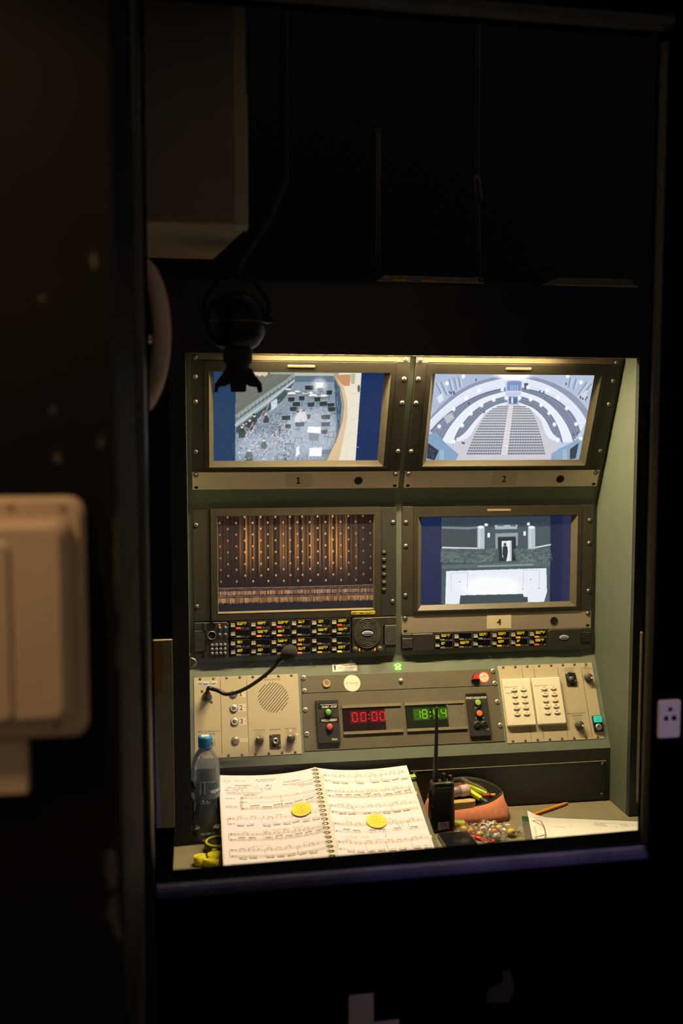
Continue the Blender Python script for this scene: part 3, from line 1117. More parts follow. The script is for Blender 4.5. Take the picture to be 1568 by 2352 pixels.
make_monitor('upper left monitor showing the orchestra pit, above plate 1', FU(0, 47.4, 6.3), pic_orchestra(), [(215, 194), (1389, 203), (1345, 805), (210, 808)], True)
make_monitor('upper right monitor showing the empty theatre auditorium from above', FU(496.9, 46.6, 6.3), pic_auditorium(), [(205, 192), (1226, 200), (1140, 742), (156, 745)], True)
make_monitor('lower right monitor showing a grey hall with a person in a doorway', FM(496.9, 449.2, 6.3), pic_hall(), [(178, 140), (1110, 123), (1100, 655), (175, 682)], False)


SILVER_LIFTED = mat('silver_faceplate_lifted', (.84, .74, .57), .45, metal=.3, noise=.03, nscale=12, bump=.15, bscale=1500)  # silver lightened for the leaning plates, replacing light they lack


def make_plate(num, label, M, sticker):
    t = thing('blanking_plate', label, 'plate', M, 'numbered silver blanking plates')
    MB().rbox(0, 482.6, 0, 44, -6, 2.2, .8, .4).build('plate', SILVER if num == '4' else SILVER_LIFTED, t)
    b = MB()
    b.cyl(385.6, 20, 2.2, 2.35, 10.2, seg=28)
    b.slot = 1
    b.ring(385.6, 20, 2.2, 2.9, 9.4, 10.6, 28)
    b.build('cable_hole', [BLACKM, CHROMED], t, 'round black cable hole')
    for x in (8.7, 473.9):
        MB().prism(rrect(x - 4.8, x + 4.8, 2.8, 9.0, 3, 4), 2.2, 2.35).build('mounting_slot', BLACKM, t)
    l = MB().rbox(213, 275, 5, 39.6, 2.2, 2.5, .8, 0).build('number_label', sticker, t)
    b = MB()
    text(b, num, 244, 14, 16, 2.7, bold=.55)
    b.build('lettering', INK, l)
    screws(t, SCREW_RACK, [(7.8, 37.6), (474, 36.6)], 2.2)
    return t


PLT = mat('silver_label', (.70, .61, .44), .5)
make_plate('1', 'silver plate numbered 1 below the orchestra pit monitor', FU(0, .6, 6.3), PLT)
make_plate('2', 'silver plate numbered 2 below the auditorium monitor', FU(496.9, .6, 6.3), PLT)
make_plate('4', 'silver plate numbered 4 on a cream label below the grey hall monitor', FM(496.9, 404.2, 6.3), mat('cream_label', (.70, .62, .40), .5))

# ---- monitor with the stage curtain
t = thing('rack_monitor', 'lower left monitor showing the brown stage curtain, with side buttons and gold badge', 'monitor', FM(0, 448.6, 4), 'broadcast monitors in the console')
MB().rbox(0, 40, 0, 263, -3.8, 3, 1, .5).build('rack_ear', mat('dark_ear', (.026, .023, .015), .5, noise=.06), t)
MB().rbox(444.5, 482.8, 0, 263, -3.8, 3.4, 1, .5).build('control_strip', DARKBOX, t)
b = MB()
b.frame((40.5, 444, .5, 265), (55.5, 428.6, 17.6, 247.6), 0, 6.5, 6.5)
b.build('bezel', mat('monitor_frame', (.034, .030, .020), .42, noise=.05), t)
b = MB()
b.frame((55.5, 428.6, 17.6, 247.6), (57, 427, 20.4, 246), 1, 7, -2.4, -4)
b.build('inner_bevel', mat('frame_lip', (.16, .135, .08), .35), t)
me = picture_mesh('screen', 370.6, 226.2, 410, 250, SCREEN, pic_curtain(), [(243, 144), (1344, 129), (1340, 788), (245, 814)])
put('screen', me, t, loc=(56.6, 20.1, -2.6))
bd = MB().prism(rrect(371.5, 431.5, 5.4, 14.2, 4.2, 5), 6.3, 7.4, .5).build('badge', mat('gold_badge', (.56, .41, .035), .35, metal=.2), t, 'gold oval badge')
b = MB()
text(b, 'HD', 379.5, 7.2, 4.6, 7.6, bold=.1)
text(b, 'Video', 388.5, 6.8, 2.0, 7.6)
text(b, 'Pro', 398.5, 7.2, 4.2, 7.6, bold=.1)
text(b, 'Monitor', 413, 7.2, 2.6, 7.6, bold=.1)
b.build('lettering', INK, bd)
for k in range(6):
    y = 155.6 - 18.2 * k
    p = MB().rbox(447.5, 457.5, y - 4, y + 3, 3.2, 5.4, .8, .5).build('push_button', BLACK, t)
    b = MB()
    b.box(449, 456.6, y + 1.6, y + 2.7, 5.3, 5.7)
    b.box(451.6 if k % 2 else 449.6, 454.2 if k % 2 else 456, y - 1.4, y - .2, 5.3, 5.6)
    b.build('mark', mat('button_mark', (.32, .29, .22), .4), p)
screws(t, SCREW_RACK, [(7, 227), (6.6, 35.6), (474.8, 227), (474.2, 35.4)], 3.2)
# ================================================================ intercom stations
IC = mat('intercom_shell', (.036, .034, .028), .42, noise=.05, nscale=40, bump=.15, bscale=900)
ICD = mat('key_housing', (.008, .008, .009), .3)
LINE = mat('key_outline', (.16, .15, .13), .4)
LEVER = mat('key_lever', (.19, .175, .13), .4, noise=.1)
YTXT = glow('display_yellow', rgb(246, 214, 20), .95)
LAMPS = {'r': glow('lamp_red', rgb(255, 62, 52), 1.0, (.3, .03, .03)), 'o': glow('lamp_orange', rgb(232, 140, 34), .9, (.3, .15, .03)),
         'c': glow('lamp_coral', rgb(250, 106, 78), .9, (.3, .08, .05)), 'y': glow('lamp_lime', rgb(222, 226, 14), 1.0, (.3, .3, .03)),
         'g': mat('lamp_off', (.26, .24, .18), .4)}
TRI = mat('key_triangle', (.20, .20, .25), .4)


def _mod():
    b = MB()
    b.rbox(0, 46, 0, 19, 2, 14, .8, .4)
    b.slot = 1
    b.frame((.2, 46, .1, 19.1), (.7, 45.3, .7, 18.5), 14, 14.4)
    b.slot = 2
    b.box(13, 44.6, 5.4, 18.2, 13.9, 14.2)
    return b.mesh('key_module', [ICD, LINE, mat('display_glass', (.006, .006, .010), .12)])


def _lever():
    b = MB()
    b.loft([[(1.6, 5.6, z0), (11.6, 5.6, z0), (11.6, y, z1), (1.6, y, z1)] for y, z0, z1 in ((5.7, 14, 14), (5.8, 18, 18))], True, True)
    b = MB()
    b.loft([[(x, 5.8, 14), (x, 15, 14), (x, 15, 16), (x, 10.8, 17), (x, 7, 19.5), (x, 5.8, 18.5)] for x in (1.6, 11.6)])
    return b.mesh('lever', LEVER)


def _ind():
    b = MB()
    b.prism([(13.6, 3.4), (15, 1.0), (26.8, 1.0), (24.6, 4.8), (14.6, 4.8)], 14, 15.4, .3)
    return b


def _tri():
    b = MB()
    b.prism([(28, 3.9), (30.4, 1.4), (32.8, 3.9)], 14, 14.8)
    b.box(34.4, 37, 2.2, 2.9, 14, 14.5)
    b.prism([(39, 1.3), (44.4, 1.3), (41.7, 4.2)], 14, 14.8)
    return b.mesh('arrow_keys', TRI)


MOD_ME, LEV_ME, TRI_ME = _mod(), _lever(), _tri()
IND_ME = {k: _ind().mesh('call_lamp', m) for k, m in LAMPS.items()}


def key_module(parent, x, y, txt, lamp):
    p = put('key_module', MOD_ME, parent, loc=(x, y, 0))
    put('lever', LEV_ME, p)
    put('call_lamp', IND_ME[lamp], p)
    put('arrow_keys', TRI_ME, p)
    if txt:
        b = MB()
        n = len(txt)
        text(b, txt, 16.6, 13.2, 3.3, 14.35, align='l', width=min(27.5, 2.45 * n), bold=.12)
        b.box(17, 17 + min(1.5 * n, 12), 10.6, 12.2, 14.3, 14.4)
        if n > 4:
            b.box(17 + 1.9 * n, 18.4 + 1.9 * n, 10.4, 12.0, 14.3, 14.4)
        b.build('display_text', YTXT, p)


def ribs(b, x0, x1, y0, y1, z, n):
    for k in range(n):
        y = y0 + (y1 - y0) * (k + .5) / n
        h = (y1 - y0) / n * .3
        b.loft([[(x, y - h, z), (x, y, z + 1.1), (x, y + h, z)] for x in (x0, x1)])


def badge(parent, x, y, rx, ry, z):
    b = MB()
    b.lathe(x, y, [(1, z), (1, z + .8), (.86, z + 1.2)], 28, sx=rx, sy=ry)
    b.v = [(x + (p[0] - x), y + (p[1] - y), p[2]) for p in b.v]
    bd = b.build('badge', mat('badge_white', (.55, .55, .58), .35), parent, 'small white and blue oval badge')
    b = MB()
    pts = [(x + rx * .8 * cos(a), y - ry * .1 + ry * .62 * sin(a)) for a in np.linspace(pi, 2 * pi, 12)]
    b.add([(px, py, z + 1.3) for px, py in pts], [tuple(range(12))])
    text(b, 'Clear-Com', x, y + ry * .18, ry * .42, z + 1.3, width=rx * 1.2, bold=.05)
    b.build('emblem', mat('badge_blue', (.03, .07, .38), .35), bd)


# ---- the large station under the curtain monitor
t = thing('intercom_station', 'large black intercom station with four rows of lit keys and round speaker grille', 'intercom', FM(0, 361.8), 'intercom stations')
b = MB()
b.loft([[(0, 0, 0), (482, 0, 0), (482, 0, 8), (0, 0, 8)], [(0, 85.5, 0), (482, 85.5, 0), (482, 85.5, 8), (0, 85.5, 8)]])
b.build('chassis', BLACK, t)
wing = MB().prism([(21, 0), (76, 0), (80, 4), (80, 39), (76, 43), (76, 44), (80, 47), (80, 80), (76, 84.5), (21, 84.5), (21, 68), (26, 65), (26, 16), (21, 14)], 4, 16, .8).build('control_wing', IC, t)
b = MB()
b.rbox(0, 20.4, 0, 84.5, 4, 13.5, .8, .6)
b.rbox(0, 25.2, 17, 66, 6, 14.2, .8, .4)
ribs(b, 1, 24.6, 17.5, 65.5, 14.2, 18)
b.build('ribbed_grip', IC, t, 'black grip with fine horizontal ribs')
b = MB()
b.slot = 0
b.ring(39.7, 76.2, 15.8, 16.8, 8.2, 9.6, 28)
b.cyl(39.7, 76.2, 15.8, 16.2, 8.3, seg=28)
b.build('blank_cap', BLACK, wing)
b = MB()
b.smooth = True
b.slot = 1
b.ring(40.3, 55, 15.8, 19, 8.3, 10, 28)
b.slot = 0
b.cyl(40.3, 55, 15.8, 16.6, 8.4, seg=28)
b.slot = 1
for k in range(4):
    b.cyl(40.3 + 3.6 * cos(k * pi / 2 + .4), 55 + 3.6 * sin(k * pi / 2 + .4), 16.6, 17, .7, seg=8)
b.build('headset_socket', [BLACKM, CHROMED], wing, 'round headset socket')
b = MB()
b.smooth = True
b.lathe(58.5, 79, [(2.4, 15.8), (2.2, 17.2), (1.2, 18)], 14)
b.build('red_led', glow('led_red', rgb(255, 60, 48), 1.3), wing)
BB = mat('blue_grey_button', (.16, .18, .24), .3)
b = MB()
b.smooth = True
for k, (x, y) in enumerate(((58.8, 71.6), (72.3, 72), (59.1, 55.8), (72.4, 55.8))):
    p = MB()
    p.smooth = True
    p.lathe(x, y, [(3.8, 15.8), (3.7, 17.6), (2.6, 18.6)], 16)
    p.build('soft_button', BB, wing)
    b.smooth = False
    if k != 0:
        b.prism([(x - 1, y + 6), (x + 1, y + 6), (x, y + 8)], 16, 16.2)
    b.box(x - 3.4, x + 3.4, y - 6.2, y - 5.2, 16, 16.15)
b.build('lettering', mat('wing_print', (.18, .17, .15), .5), wing)
KP = mat('keypad_button', (.24, .23, .23), .3)
for r in range(3):
    for c in range(4):
        p = MB()
        p.smooth = True
        p.lathe(40.7 + 10.03 * c, 31.5 - 10.0 * r, [(3.9, 15.8), (3.7, 17.8), (2.9, 18.6)], 14)
        p.slot = 1
        p.smooth = False
        text(p, '123A456B789C'[r * 4 + c], 40.7 + 10.03 * c, 30.1 - 10.0 * r, 2.8, 18.75)
        p.build('keypad_button', [KP, INK], wing)
T4 = [['РЕГУЛЯТОР', 'МАШИНИСТ', 'ЗАНАВЕСДИР', 'ТЕХ ТВ', 'ТИТРЫ', 'АРХИВДИР'], ['', 'РАДИО СВЕТ', 'ЗАЛ АВ', '', 'ВОДА СВЕТ', 'ВОДА ЗВУК'],
      ['REPLY', '', 'FreeSpeak', 'НАЧАЛО', '', ''], ['АКТЕР', 'АНОНС', '', 'MIC OFF', 'ДИСПЕТР В', 'ОРКЕСТР']]
L4 = ['rrrggr', 'googgg', 'gggcgg', 'gggcoy']
for r in range(4):
    for c in range(6):
        key_module(t, 83.2 + 48.1 * c, (66.6, 46.2, 22.9, 2.4)[r], T4[r][c], L4[r][c])
rw = MB().prism([(374, 0), (455, 0), (455, 16), (450, 18), (450, 66), (455, 68), (455, 85.4), (378, 85.4), (374, 81)], 4, 16, .8).build('speaker_wing', IC, t)
b = MB()
b.rbox(455.4, 482, 0, 85, 4, 13.5, .8, .6)
b.rbox(453, 481.6, 17, 65, 6, 14.2, .8, .4)
ribs(b, 453.6, 481, 17.5, 64.5, 14.2, 18)
b.build('ribbed_grip', IC, t, 'black grip with fine horizontal ribs')
# speaker grille: concentric rounded slots between raised rings
b = MB()
b.lathe(411, 48, [(33.5, 15.9), (33.5, 16.05)], 40)
b.build('grille_cloth', BLACKM, rw)
for k in range(7):
    r0 = 13.2 + 3.1 * k
    b = MB()
    b.smooth = True
    sx, sy = 1.22 - .04 * k, .84 + .042 * k
    b.loft([[(411 + q * sx * cos(a), 48 + q * sy * sin(a), z) for a in np.linspace(0, 2 * pi, 41)[:-1]] for q, z in ((r0, 16), (r0, 17.6), (r0 + 1.3, 17.6), (r0 + 1.3, 16))], False, False)
    b.build('grille_ring', mat('grille_plastic', (.10, .092, .07), .4), rw)
b = MB()
for a in (pi / 2, pi + .5, -.5):
    b.add([(411 + q * 1.05 * cos(a) + w * sin(a), 48 + q * 1.0 * sin(a) - w * cos(a), 17.8) for q, w in ((13, -.8), (33, -.8), (33, .8), (13, .8))], [(0, 1, 2, 3)])
b.build('grille_spoke', mat('grille_plastic', (0, 0, 0)), rw)
badge(t, 411, 48, 14, 6.2, 17.4)
for x, y, lx in ((381.1, 10, 391.7), (441.1, 9.7, 429.6)):
    p = MB()
    p.smooth = True
    p.lathe(x, y, [(7, 16), (6.6, 21), (6.2, 28), (4.6, 29)], 18)
    p.build('volume_knob', mat('olive_knob', (.075, .07, .05), .35), rw)
    p = MB()
    p.lathe(lx, y - 2, [(1, 16), (.9, 17), (.5, 17.4)], 14, sx=1.6, sy=4.0)
    p.build('level_led', glow('led_amber', rgb(255, 160, 20), 1.1), rw)
    p = MB()
    q = lx + (8 if lx < 410 else -6)
    p.prism([(q - 3, y - 5), (q + 3, y - 5), (q + 3, y - 1)], 16, 16.15)
    p.build('mark', mat('wing_print2', (.20, .19, .17), .5), rw)

# ---- the slim station under plate 4
t = thing('intercom_station', 'slim black intercom station with two rows of lit keys, under plate 4', 'intercom', FM(496.5, 362.6), 'intercom stations')
b = MB()
b.box(0, 482, 0, 41.5, 0, 8)
b.build('chassis', BLACK, t)
MB().prism([(25, 0), (76, 0), (79.5, 3), (79.5, 37), (76, 41), (25, 41), (25, 32), (27, 30), (27, 8), (25, 6)], 4, 16, .8).build('end_wing', IC, t)
b = MB()
b.rbox(0, 24.4, 0, 41, 4, 13.5, .8, .6)
b.rbox(0, 26.4, 7, 31, 6, 14.2, .8, .4)
ribs(b, 1, 26, 7.5, 30.5, 14.2, 10)
b.build('ribbed_grip', IC, t, 'black grip with fine horizontal ribs')
T2 = [['РЕЖИС АСС', '', 'ПАРТЕР 1', 'ПАРТЕР 2', 'ПОРТАЛ 2', 'СВЕТ ЯРУСА'], ['ЗВУК', 'ВИДЕО РЕЖ', '', 'КАМЕРА', 'ЗАЛ', 'РЕЖИС АСС']]
L2 = ['gggooo', 'gggoor']
for r in range(2):
    for c in range(6):
        key_module(t, 80.6 + 47.9 * c, (21.4, 2.2)[r], T2[r][c], L2[r][c])
MB().prism([(372, 0), (455, 0), (455, 6), (453, 8), (453, 31), (455, 33), (455, 41), (375, 41), (369.5, 37), (369.5, 3)], 4, 16, .8).build('end_wing', IC, t)
b = MB()
b.rbox(455.4, 482, 0, 41.5, 4, 13.5, .8, .6)
b.rbox(453.4, 481.6, 7, 32, 6, 14.2, .8, .4)
ribs(b, 454, 481, 7.5, 31.5, 14.2, 10)
b.build('ribbed_grip', IC, t, 'black grip with fine horizontal ribs')
badge(t, 410, 21, 12, 5.6, 16)
# ================================================================ lower sloped row: left faceplates
KNOB = mat('grey_brown_knob', (.060, .054, .042), .45, noise=.06)
DOT = mat('knob_dot', (.72, .66, .48), .4)


def faceplate(name, label, x0, x1, cat='faceplate', group='beige module faceplates'):
    t = thing(name, label, cat, FL(x0, -2.6), group)
    w = x1 - x0
    b = MB()
    b.loft([[(.2, 0, 0), (w - .2, 0, 0), (w - .2, 187.2, 0), (.2, 187.2, 0)], [(.2, 0, 2.2), (w - .2, 0, 2.2), (w - .2, 187.2, 2.2), (.2, 187.2, 2.2)]])
    b.build('plate', BEIGE, t)
    # shadow gap at the left edge, stopping short of the screw strips
    if x0 > 10:
        b = MB()
        b.box(-.4, .5, 8, 177, 2.0, 2.3)
        b.build('seam', mat('seam_shadow_gap', (.03, .026, .018), .7), t)
    return t, w


def knob(parent, x, y, dot_ang, r=9.6, h=16):
    b = MB()
    b.smooth = True
    b.lathe(x, y, [(r * 1.04, 2.2), (r, 6), (r * .95, h * .9), (r * .84, h)], 24)
    k = b.build('knob', KNOB, parent)
    b = MB()
    b.smooth = True
    b.lathe(x + r * .62 * cos(dot_ang), y + r * .62 * sin(dot_ang), [(2.5, h - .6), (2.5, h + .8), (1.6, h + 1.2)], 12)
    b.build('pointer_dot', DOT, k)
    b = MB()
    b.ring(x, y, 2.2, 2.4, r * 1.32, r * 1.37, 30)
    # swept volume mark above
    for s_, (ra, rb) in enumerate(((1.75, 1.8), (1.95, 2.1))):
        pts = []
        for a in np.linspace(radians(125), radians(60), 9):
            pts.append((a, ra * r, rb * r if s_ else ra * r + .35))
        vs = []
        for a, q0, q1 in pts:
            vs += [(x + q0 * cos(a), y + q0 * sin(a), 2.35), (x + (q0 + .35) * cos(a), y + (q0 + .35) * sin(a), 2.35)]
        if s_ == 0 or True:
            b.add(vs, [(2 * i, 2 * i + 1, 2 * i + 3, 2 * i + 2) for i in range(len(pts) - 1)])
    b.build('scale_marks', INK, parent)
    return k


def strip_screws(t, xs, w=None):
    screws(t, SCREW_SMALL, [(x, 183.4) for x in xs] + [(x, 4.2) for x in xs], 2.2)


def caption(parent, lines, h=3.3, z=2.35):
    b = MB()
    for s, x, y, w in lines:
        text(b, s, x, y, h, z, width=w)
    b.build('lettering', INK, parent)


t, w = faceplate('microphone_faceplate', 'beige faceplate with the gooseneck microphone socket, leftmost in the row', -2.4, 58.9)
strip_screws(t, (14.7, 45.6))
l = MB().box(7.2, 53.4, 166, 177.4, 2.2, 2.5).build('maker_label', mat('label_white', (.62, .60, .54), .5), t)
b = MB()
text(b, 'Clear-Com', 33.5, 168.4, 6, 2.7, width=35, bold=.25)
b.ring(12.5, 171.6, 2.6, 2.7, 2.4, 3.6, 16)
b.cyl(12.5, 171.6, 2.6, 2.7, 1.2, seg=10)
b.build('lettering', mat('navy_print', (.05, .05, .20), .5), l)
b = MB()
b.smooth = True
b.ring(30.3, 140.5, 2.2, 4.6, 7.5, 12, 24)
b.cyl(30.3, 140.5, 2.2, 3.4, 7.6, seg=20)
b.build('socket', CHROMED, t, 'round steel microphone socket')
screws(t, SCREW_SMALL, [(19, 154), (40, 128)], 2.2)
caption(t, [('ЯРКОСТЬ ЛОКАЛЬНОГО', 32, 58.6, 50), ('ОСВЕЩЕНИЯ', 32, 52.6, 29)])
knob(t, 32, 33, 2.6)

t, w = faceplate('button_faceplate', 'beige faceplate with four chrome push buttons numbered 1 2 3', 59.0, 120.3)
strip_screws(t, (15, 45.8))
for k, (x, y) in enumerate(((29.7, 144.8), (29.9, 111.2), (30.8, 80.4), (31.2, 37))):
    b = MB()
    b.smooth = True
    b.lathe(x, y, [(9.2, 2.2), (9.2, 4.4), (8.2, 5.6), (7.2, 5.8)], 24, cap1=False)
    bt = b.build('push_button', CHROMED, t)
    b = MB()
    b.smooth = True
    b.lathe(x, y, [(6.2, 4.6), (6.0, 6.0), (4.2, 6.3)], 20)
    b.build('cap', CHROME, bt)
    b = MB()
    b.ring(x, y, 5.4, 5.9, 6.1, 7.4, 24)
    if k in (1, 2):
        b.build('light_ring', glow('ring_white', rgb(236, 232, 214), .35, (.5, .5, .45)), bt, 'lit white ring')
    else:
        b.build('light_ring', mat('ring_off', (.30, .27, .21), .3, metal=.5), bt)
for k, y in enumerate((144.9, 112, 80.6)):
    l = MB().box(41.3, 57.8, y - 8.3, y + 8.3, 2.2, 2.45).build('number_label', STICKER, t)
    b = MB()
    text(b, str(k + 1), 46.6, y - 5.6, 11.6, 2.6, bold=.35)
    b.box(53.5, 56.3, y - .6, y + .6, 2.5, 2.6)
    b.build('lettering', mat('brown_print', (.09, .07, .05), .6), l)
l = MB().box(41.5, 60.5, 33.2, 41, 2.2, 2.45).build('name_label', STICKER, t)
b = MB()
text(b, 'ОТКЛЮЧЕН', 51, 35.4, 3, 2.6, width=16)
b.build('lettering', mat('faded_print', (.36, .30, .20), .6), l)

t, w = faceplate('speaker_faceplate', 'beige faceplate with round slotted speaker grille, headphone jack and two knobs', 120.4, 242.4)
strip_screws(t, (15, 45.6, 76, 106.4))
b = MB()
cx, cy, R_ = 61, 133, 36.5
for k in range(13):
    d = (k - 6) * 5.6
    hl = sqrt(max(R_ ** 2 - d * d, 0)) * (.97 if abs(k - 6) < 6 else .75)
    if abs(k - 6) == 6:
        hl = 12
    p = MB()
    c, s = cos(radians(48)), sin(radians(48))
    pts = [(-hl, -.75), (hl, -.75), (hl, .75), (-hl, .75)]
    p.add([(cx + x * c - (y + d) * s, cy + x * s + (y + d) * c, 2.32) for x, y in pts], [(0, 1, 2, 3)])
    p.build('grille_slot', BLACKM, t)
caption(t, [('ПРОСЛУШИВАНИЕ', 61, 173.4, 38), ('ГРОМКОСТЬ', 25, 56.2, 27), ('НАУШНИКИ', 61.6, 56.2, 25), ('ПРОГРАММА', 98.6, 56.2, 27)])
knob(t, 25, 34, 2.2)
knob(t, 98, 34.6, 2.2)
j = MB().rbox(49, 74, 15.6, 46.6, 2.2, 5, 2.2, .6).build('headphone_jack', mat('jack_plate', (.055, .05, .04), .4), t, 'square dark headphone jack plate')
b = MB()
b.smooth = True
b.ring(61.5, 31.4, 5, 9.5, 3.4, 7.4, 6)
b.ring(61.5, 31.4, 9, 11, 3.2, 5.8, 20)
b.build('jack_nut', CHROME, j)
b = MB()
b.cyl(61.5, 31.4, 5, 8.6, 3.5, seg=16)
b.build('jack_hole', BLACKM, j)
screws(j, SCREW_SMALL, [(52.6, 43), (70.4, 19.4)], 5)
b = MB()
for x, y, r in ((98, 54, 3.2), (113, 45, 2.8)):
    b.prism([(x + r * (1 + .15 * sin(5 * a)) * cos(a), y + r * 1.1 * sin(a)) for a in np.linspace(0, 2 * pi, 15)[:-1]], 2.2, 2.5)
b.build('paper_dot', DOT, t)

# ================================================================ 1U strip with signal buttons
t = thing('signal_strip', 'narrow dark strip with wooden button, white round sticker and red triangle button', 'panel', FL(249.6, 136.8))
MB().rbox(0, 480, .6, 41.4, 0, 2.4, .8, .4).build('plate', BLACKPANEL, t)
screws(t, SCREW_PAN, [(6, 37.4), (6.4, 6.2), (472.4, 36.2), (472.8, 5.6)], 2.4)
b = MB()
b.smooth = True
b.lathe(60, 21, [(9.6, 2.4), (10, 4), (9.2, 5.4), (7.4, 5), (6, 4.4)], 24)
wb = b.build('wooden_button', mat('light_wood', (.36, .26, .15), .5, noise=.3, nscale=120), t, 'brown wooden four-hole coat button')
b = MB()
for a in range(4):
    b.cyl(60 + 2.4 * cos(a * pi / 2 + .6), 21 + 2.4 * sin(a * pi / 2 + .6), 4.3, 4.7, 1.0, seg=10)
b.build('thread_hole', BLACKM, wb)
b = MB()
b.cyl(121.6, 19.6, 2.4, 2.7, 20, seg=40)
ds = b.build('round_sticker', mat('cream_round_sticker', (.74, .70, .56), .55), t)
b = MB()
text(b, 'Не так сели.', 121.6, 18, 4.2, 2.9, width=31)
text(b, 'В.В.', 134, 12.4, 2.6, 2.9)
b.build('lettering', mat('sticker_print', (.26, .22, .15), .6), ds)
b = MB()
b.smooth = True
b.ring(240.2, 21.4, 2.4, 3.4, 4.4, 6.4, 20)
b.build('led_collar', mat('led_collar', (.20, .18, .10), .4), t)
b = MB()
b.smooth = True
b.lathe(240.2, 21.4, [(4.4, 2.4), (4.4, 6), (3.6, 8.6), (1.6, 10)], 16)
b.build('clear_lamp', mat('clear_lamp', (.62, .56, .34), .12), t, 'clear round signal lamp')
b = MB()
b.prism([(414, 13.5), (436, 13.5), (425, 33.5)], 2.4, 9, .3)
tb = b.build('triangle_button', BLACK, t, 'red triangular button in black collar')
b = MB()
b.prism([(416.6, 15), (433.4, 15), (425, 31)], 9, 15, 1.2)
b.build('red_cap', mat('red_plastic', (.72, .03, .025), .3), tb)
b = MB()
b.cyl(448, 21.4, 2.4, 2.7, 14.4, seg=36)
ds = b.build('conductor_sticker', mat('sticker_red', (.66, .06, .04), .5), t, 'red ringed round sticker with a conductor figure')
b = MB()
b.cyl(448, 21.4, 2.7, 2.85, 11.4, seg=36)
b.build('sticker_face', mat('sticker_cream', (.72, .67, .52), .5), ds)
b = MB()


def stroke(pts, wd=.45, z=2.95):
    for (xa, ya), (xb, yb) in zip(pts[:-1], pts[1:]):
        L = sqrt((xb - xa) ** 2 + (yb - ya) ** 2) + 1e-6
        nx, ny = -(yb - ya) / L * wd / 2, (xb - xa) / L * wd / 2
        b.add([(xa + nx, ya + ny, z), (xb + nx, yb + ny, z), (xb - nx, yb - ny, z), (xa - nx, ya - ny, z)], [(0, 1, 2, 3)])


fx, fy = 448, 21.4
stroke([(fx + 1.6 * cos(a), fy + 5 + 1.9 * sin(a)) for a in np.linspace(0, 2 * pi, 11)], .7)
stroke([(fx - 3, fy - 7), (fx - 3.4, fy - 1), (fx - 6, fy - 2.4), (fx - 8.4, fy + 2), (fx - 7.4, fy + 3), (fx - 5.6, fy - .2), (fx - 2, fy + 2.6), (fx + 2, fy + 2.6), (fx + 5, fy + 3.4), (fx + 7, fy + 1), (fx + 3.4, fy - 1), (fx + 3.2, fy - 7), (fx - 3, fy - 7)], .7)
stroke([(fx + 7, fy + 1), (fx + 4, fy + 6)], .7)
stroke([(fx - 1, fy + 2.6), (fx, fy - 1), (fx + 1, fy + 2.6)], .8)
b.build('figure_drawing', mat('figure_print', (.10, .09, .05), .6), ds)

# ================================================================ 3U clock panel
t = thing('clock_panel', 'dark panel with red stopwatch display, green clock display and start-stop buttons', 'panel', FL(249, 2.4))
MB().rbox(0, 480.6, 0, 133.6, 0, 2.6, .8, .4).build('plate', BLACKPANEL, t)
screws(t, SCREW_PAN, [(6.6, 95.4), (7.0, 39.2), (473.8, 95), (474, 38.4)], 2.6)
GREENC = mat('green_cap', (.10, .42, .05), .3)
LIMEC = mat('lime_cap', (.22, .46, .06), .45)
REDC = mat('red_cap', (.72, .07, .04), .3)
ORC = mat('orange_cap', (.72, .15, .03), .45)


def capbutton(parent, x, y, z, r, cap, h=9, dome=True):
    b = MB()
    b.smooth = True
    b.lathe(x, y, [(r * 1.25, z), (r * 1.22, z + h * .6), (r * 1.02, z + h * .75)], 20)
    p = b.build('push_button', DARKBOX, parent)
    b = MB()
    b.smooth = True
    b.lathe(x, y, [(r, z + h * .6), (r, z + h * .8), (r * .8, z + h * (1.0 if dome else .84)), (r * .4, z + h * (1.08 if dome else .84))], 18)
    b.build('cap', cap, p)


bx = MB().rbox(31, 84.4, 15.4, 115, 2.6, 11, 1.2, 1).build('control_box', DARKBOX, t, 'black box marked START - STOP and HOLD-RESET')
b = MB()
b.box(36, 82, 94, 107, 11, 11.3)
b.box(38, 81.6, 61.4, 74, 11, 11.3)
b.build('label_plate', BLACK, bx)
b = MB()
b.box(41.4, 81.6, 103.4, 104.4, 11.3, 11.9)
text(b, 'START - STOP', 62.5, 96, 5, 11.5, width=35, bold=.22)
text(b, 'HOLD-RESET', 60.4, 64.6, 5.4, 11.5, width=36, bold=.22)
text(b, '496A', 70, 20.4, 4.6, 11.5, width=14, bold=.15)
b.build('lettering', WHITEINK, bx)
capbutton(bx, 58.8, 84.6, 11, 7, GREENC)
capbutton(bx, 59.6, 50.6, 11, 7, REDC)

SEG = {'0': 'abcdef', '1': 'bc', '4': 'bcfg', '8': 'abcdefg'}


